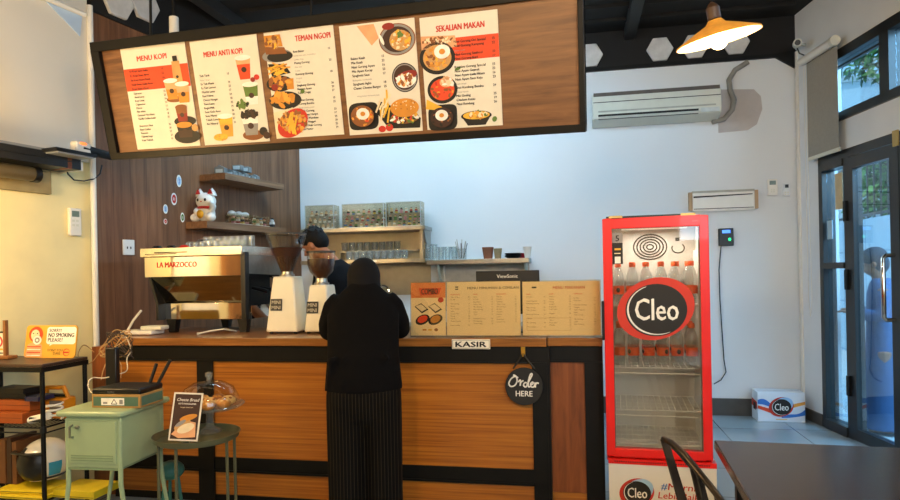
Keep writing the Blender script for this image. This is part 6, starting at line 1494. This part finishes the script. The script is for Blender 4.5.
gt = nt.nodes.new('ShaderNodeMath'); gt.operation = 'GREATER_THAN'; gt.inputs[1].default_value = .84; nt.links.new(fr.outputs[0], gt.inputs[0])
mx = nt.nodes.new('ShaderNodeMix'); mx.data_type = 'RGBA'; mx.inputs[6].default_value = hexc('050403') + (1,); mx.inputs[7].default_value = hexc('2f281e') + (1,)
nt.links.new(gt.outputs[0], mx.inputs[0]); nt.links.new(mx.outputs[2], b.inputs['Base Color']); b.inputs['Roughness'].default_value = .9; b.inputs['Specular IOR Level'].default_value = .15
M_pin = m
def hand(mb, wrist, dirv, up, side=1, s=1.0, curl=.5):
    d = Vector(dirv).normalized(); u = Vector(up).normalized(); r = d.cross(u).normalized() * side
    w0 = Vector(wrist)
    mb.tube([w0, w0 + d * .04 * s, w0 + d * .085 * s], [.024 * s, .034 * s, .03 * s], 10, flat=.55)
    for k, (o, L) in enumerate(((-.028, .065), (-.01, .078), (.01, .072), (.027, .056))):
        p = w0 + d * .075 * s + r * o * s; a = p + d * L * .5 * s - u * .1 * curl * L * s; e = a + (d * (1 - curl * .6) - u * curl).normalized() * L * .5 * s
        mb.tube([p, a, e], [.0095 * s, .009 * s, .007 * s], 8)
    p = w0 + d * .025 * s - r * .028 * s; mb.tube([p, p - r * .025 * s + d * .02 * s, p - r * .03 * s + d * .05 * s - u * .01], [.011 * s, .01 * s, .008 * s], 8)
def head(mb, c, M, s=1.0):
    """skull, jaw, nose, ears, brows in head space: +y is the face"""
    o = mb.M; mb.M = o @ Matrix.Translation(c) @ M @ Matrix.Scale(s, 4)
    mb.ball((0, -.01, .02), (.076, .096, .1), 20).ball((0, .022, -.05), (.056, .066, .066), 16)
    mb.tube([(0, .088, .02), (0, .112, -.018), (0, .092, -.028)], [.009, .014, .01], 8)
    for k in (-1, 1):
        mb.ball((k * .078, -.005, -.008), (.012, .02, .032), 10); mb.ball((k * .03, .08, .034), (.022, .012, .007), 8)
    mb.ball((0, .085, -.055), (.024, .01, .006), 8).ball((0, .083, -.066), (.02, .01, .007), 8)
    mb.M = o
def face_parts(root, c, M, s=1.0):
    for k in (-1, 1):
        mb = MB(); mb.M = Matrix.Translation(c) @ M @ Matrix.Scale(s, 4); mb.ball((k * .031, .077, .012), (.013, .009, .008), 10); mb.build('eye', M_white, root)
        mb = MB(); mb.M = Matrix.Translation(c) @ M @ Matrix.Scale(s, 4); mb.ball((k * .031, .085, .012), (.006, .004, .006), 8); mb.build('pupil', M_ink, root)

# customer in black leaning on the counter, seen from behind
p = W(364, 395, 3.40)
wm = thing('person', 'person in black headscarf and top with pinstripe trousers leaning on the counter', 'person', (p.x, p.y, 0), D2R(5))
Rx = Matrix.Rotation
HM = Rx(D2R(-18), 4, 'X'); hc_ = Vector((.0, .26, 1.365))
mb = MB()
for s in (-1, 1):
    mb.tube([(s * .09, .0, .80), (s * .095, .01, .46), (s * .10, -.01, .08)], [.085, .06, .042], 14)
    mb.tube([(s * .10, -.06, .035), (s * .11, .06, .03), (s * .115, .13, .025)], [.035, .04, .03], 10, flat=.7)
    mb.tube([(s * .14, .16, 1.22), (s * .19, .22, 1.10), (s * .185, .34, 1.07)], [.05, .042, .036], 12)
    mb.tube([(s * .185, .34, 1.07), (s * .15, .50, 1.062), (s * .10, .58, 1.06)], [.036, .028, .024], 10)
    hand(mb, (s * .10, .57, 1.058), (-s * .5, .8, -.0), (0, 0, 1), -s, .95, .35)
mb.loft([(0, .0, .74, .15, .10), (0, .0, .82, .165, .115), (0, .02, .95, .13, .10), (0, .08, 1.1, .13, .085), (0, .14, 1.22, .13, .07), (0, .17, 1.27, .07, .05)], 24)
mb.tube([(0, .16, 1.24), (0, .22, 1.34)], [.06, .055], 12)
head(mb, hc_, HM, .95)
remeshed(mb, 'body', M_skin, wm, .009, 4)
face_parts(wm, hc_, HM, .95)
# trousers
mb = MB()
for s in (-1, 1):
    mb.loft([(s * .097, .0, .05, .098, .11), (s * .097, .0, .25, .096, .11), (s * .097, .005, .5, .099, .112), (s * .095, .0, .68, .102, .12), (s * .092, -.005, .80, .10, .125)], 20)
mb.loft([(0, .0, .57, .05, .03), (0, .0, .62, .13, .08), (0, -.004, .66, .185, .115), (0, -.008, .71, .197, .128), (0, -.005, .78, .196, .135), (0, .0, .86, .18, .125), (0, .005, .9, .165, .115)], 28)
mb.ball((-.09, -.06, .745), (.09, .075, .09), 14).ball((.09, -.06, .745), (.09, .075, .09), 14)
remeshed(mb, 'trousers', M_pin, wm, .010, 5)
# top
mb = MB()
mb.loft([(0, .0, .80, .203, .145), (0, .0, .88, .196, .14), (0, .015, .97, .188, .135), (0, .06, 1.08, .19, .135, .25), (0, .10, 1.18, .192, .13, .3), (0, .13, 1.26, .165, .11, .35), (0, .155, 1.32, .10, .09, .35), (0, .18, 1.36, .06, .06, .35)], 32)
for s in (-1, 1):
    mb.tube([(s * .12, .15, 1.265), (s * .155, .16, 1.22), (s * .19, .20, 1.13), (s * .195, .26, 1.08)], [.06, .066, .062, .06], 14)
    mb.tube([(s * .195, .24, 1.09), (s * .185, .36, 1.072), (s * .15, .48, 1.066)], [.058, .048, .04], 14)
for k in range(5): mb.tube([(-.17 + .03 * k, -.115 + .03 * abs(k - 2), .83), (-.15 + .07 * k, -.10, .98)], .02, 8)
remeshed(mb, 'top', M_blackcloth, wm, .010, 5)
# scarf
mb = MB()
o_ = mb.M; mb.M = Matrix.Translation(hc_) @ HM
mb.ball((0, -.02, .015), (.094, .108, .112), 22); mb.M = o_
mb.loft([(0, .25, 1.36, .092, .10), (0, .21, 1.31, .096, .10), (0, .165, 1.275, .13, .12, .2), (0, .14, 1.225, .15, .10, .25), (0, .14, 1.17, .10, .07, .25)], 26)
remeshed(mb, 'headscarf', M_hijab, wm, .009, 5)
mb = MB().tube([(.088 * math.cos(a), .25 - .095 * math.sin(a) * .9, 1.335 + .02 * math.sin(a)) for a in [i * PI / 14 for i in range(15)]], .006, 6); mb.build('scarf_fold', M_hijab, wm)
for s in (-1, 1):
    MB().tube([(s * .105, -.05, .03), (s * .112, .06, .03), (s * .118, .15, .025)], [.042, .047, .036], 12, flat=.7).build('shoe', M_dark, wm)

# barista bending over the machine, facing left
p = W(343, 300, 5.0)
br_ = thing('person', 'barista in black T-shirt with short black hair bending over behind the grinders', 'person', (p.x, p.y, 0), D2R(72))
HM = Rx(D2R(-34), 4, 'X') @ Rx(D2R(0), 4, 'Z'); hc_ = Vector((0, .235, 1.635))
mb = MB()
for s in (-1, 1):
    mb.tube([(s * .1, -.05, .88), (s * .105, -.04, .48), (s * .11, -.06, .08)], [.09, .062, .045], 14)
    mb.tube([(s * .11, -.1, .035), (s * .12, .1, .03)], [.038, .035], 10, flat=.7)
    mb.tube([(s * .185, .06, 1.43), (s * .22, .09, 1.2), (s * .19, .22, 1.06)], [.052, .043, .036], 12)
    mb.tube([(s * .19, .22, 1.06), (s * .14, .40, 1.08)], [.036, .026], 10)
    hand(mb, (s * .14, .39, 1.08), (-s * .3, 1, .0), (0, 0, 1), -s, 1, .6)
mb.loft([(0, -.06, .82, .15, .1), (0, -.06, .95, .155, .105), (0, -.03, 1.1, .155, .105), (0, .0, 1.28, .175, .11), (0, .04, 1.42, .175, .095), (0, .07, 1.49, .1, .075)], 24)
mb.tube([(0, .06, 1.46), (0, .12, 1.53), (0, .19, 1.59)], [.062, .056, .055], 14)
head(mb, hc_, HM)
remeshed(mb, 'body', M_skin, br_, .008, 3)
face_parts(br_, hc_, HM)
mb = MB()
mb.loft([(0, -.06, .86, .17, .125), (0, -.05, 1.05, .17, .125), (0, -.02, 1.22, .185, .13), (0, .02, 1.36, .195, .122, -.1), (0, .05, 1.45, .165, .1, -.2), (0, .075, 1.50, .085, .07, -.3)], 30)
for s in (-1, 1): mb.tube([(s * .13, .05, 1.45), (s * .19, .065, 1.41), (s * .222, .08, 1.27), (s * .225, .095, 1.2)], [.058, .066, .062, .06], 14)
remeshed(mb, 'shirt', M_tee, br_, .010, 5)
mb = MB()
mb.loft([(0, -.05, .80, .17, .125), (0, -.05, .92, .165, .12)], 24)
for s in (-1, 1): mb.loft([(s * .11, -.06, .07, .06, .07), (s * .105, -.04, .48, .078, .085), (s * .095, -.05, .86, .098, .115)], 18)
remeshed(mb, 'trousers', mat('dark_trousers', '22242c', .85), br_, .010, 4)
mb = MB(); mb.M = Matrix.Translation(hc_) @ HM
mb.ball((0, -.022, .045), (.088, .1, .088), 22); mb.ball((0, -.05, .01), (.08, .075, .085), 18); mb.ball((0, .05, .092), (.066, .046, .034), 14)
rh = random.Random(2)
for _ in range(90):
    a = rh.uniform(0, 6.28); e = rh.uniform(-.1, 1.3); d = Vector((math.cos(a) * math.cos(e), math.sin(a) * math.cos(e) - .1, math.sin(e)))
    q = Vector((d.x * .086, -.02 + d.y * .1, .045 + d.z * .088)); mb.tube([q * .92, q + d * .012 + Vector((rh.uniform(-.012, .012), .018, rh.uniform(-.008, .012)))], [.014, .004], 5)
remeshed(mb, 'hair', M_hair, br_, .006, 1)

# passer-by outside the door
p = H(880, 436, -.03)
vs_ = thing('person', 'person in a long blue robe and dark cap seen through the glass door', 'person', (p.x + .12, p.y + .12, -.03), D2R(60))
M_robe = mat('blue_robe', '3a5f8c', .85, var=.08); M_cap = mat('dark_cap', '27303c', .8)
HM = Rx(D2R(-12), 4, 'X'); hc_ = Vector((0, .06, 1.44))
mb = MB()
mb.loft([(0, 0, .7, .15, .1), (0, 0, 1.0, .14, .1), (0, 0, 1.2, .17, .1), (0, .0, 1.29, .07, .06)], 20); mb.tube([(0, .0, 1.25), (0, .04, 1.38)], .052, 12)
for s in (-1, 1):
    mb.tube([(s * .09, 0, .7), (s * .09, 0, .08)], [.08, .045], 12); mb.tube([(s * .09, -.05, .035), (s * .1, .12, .03)], [.036, .032], 10, flat=.7)
    mb.tube([(s * .16, 0, 1.22), (s * .22, .02, 1.0), (s * .15, .22, 1.02)], [.05, .04, .032], 12); hand(mb, (s * .15, .21, 1.02), (-s * .3, 1, .2), (0, 0, 1), -s, .95, .6)
head(mb, hc_, HM, .92); remeshed(mb, 'body', M_skin, vs_, .010, 3); face_parts(vs_, hc_, HM, .92)
mb = MB().loft([(0, 0, .04, .20, .18), (0, 0, .4, .175, .15), (0, 0, .8, .155, .125), (0, 0, 1.0, .15, .12), (0, 0, 1.18, .165, .115), (0, 0, 1.27, .12, .09), (0, .0, 1.31, .07, .065)], 28)
for s in (-1, 1): mb.tube([(s * .13, 0, 1.22), (s * .19, .0, 1.14), (s * .235, .02, 1.0), (s * .17, .17, 1.015)], [.06, .062, .06, .055], 12)
remeshed(mb, 'robe', M_robe, vs_, .012, 5)
mb = MB(); mb.M = Matrix.Translation(hc_) @ HM; mb.ball((0, -.02, .045), (.087, .102, .092), 20); mb.ball((0, -.05, -.01), (.084, .07, .09), 16); mb.ball((0, .08, .06), (.07, .07, .012), 14); remeshed(mb, 'cap', M_cap, vs_, .008, 2)
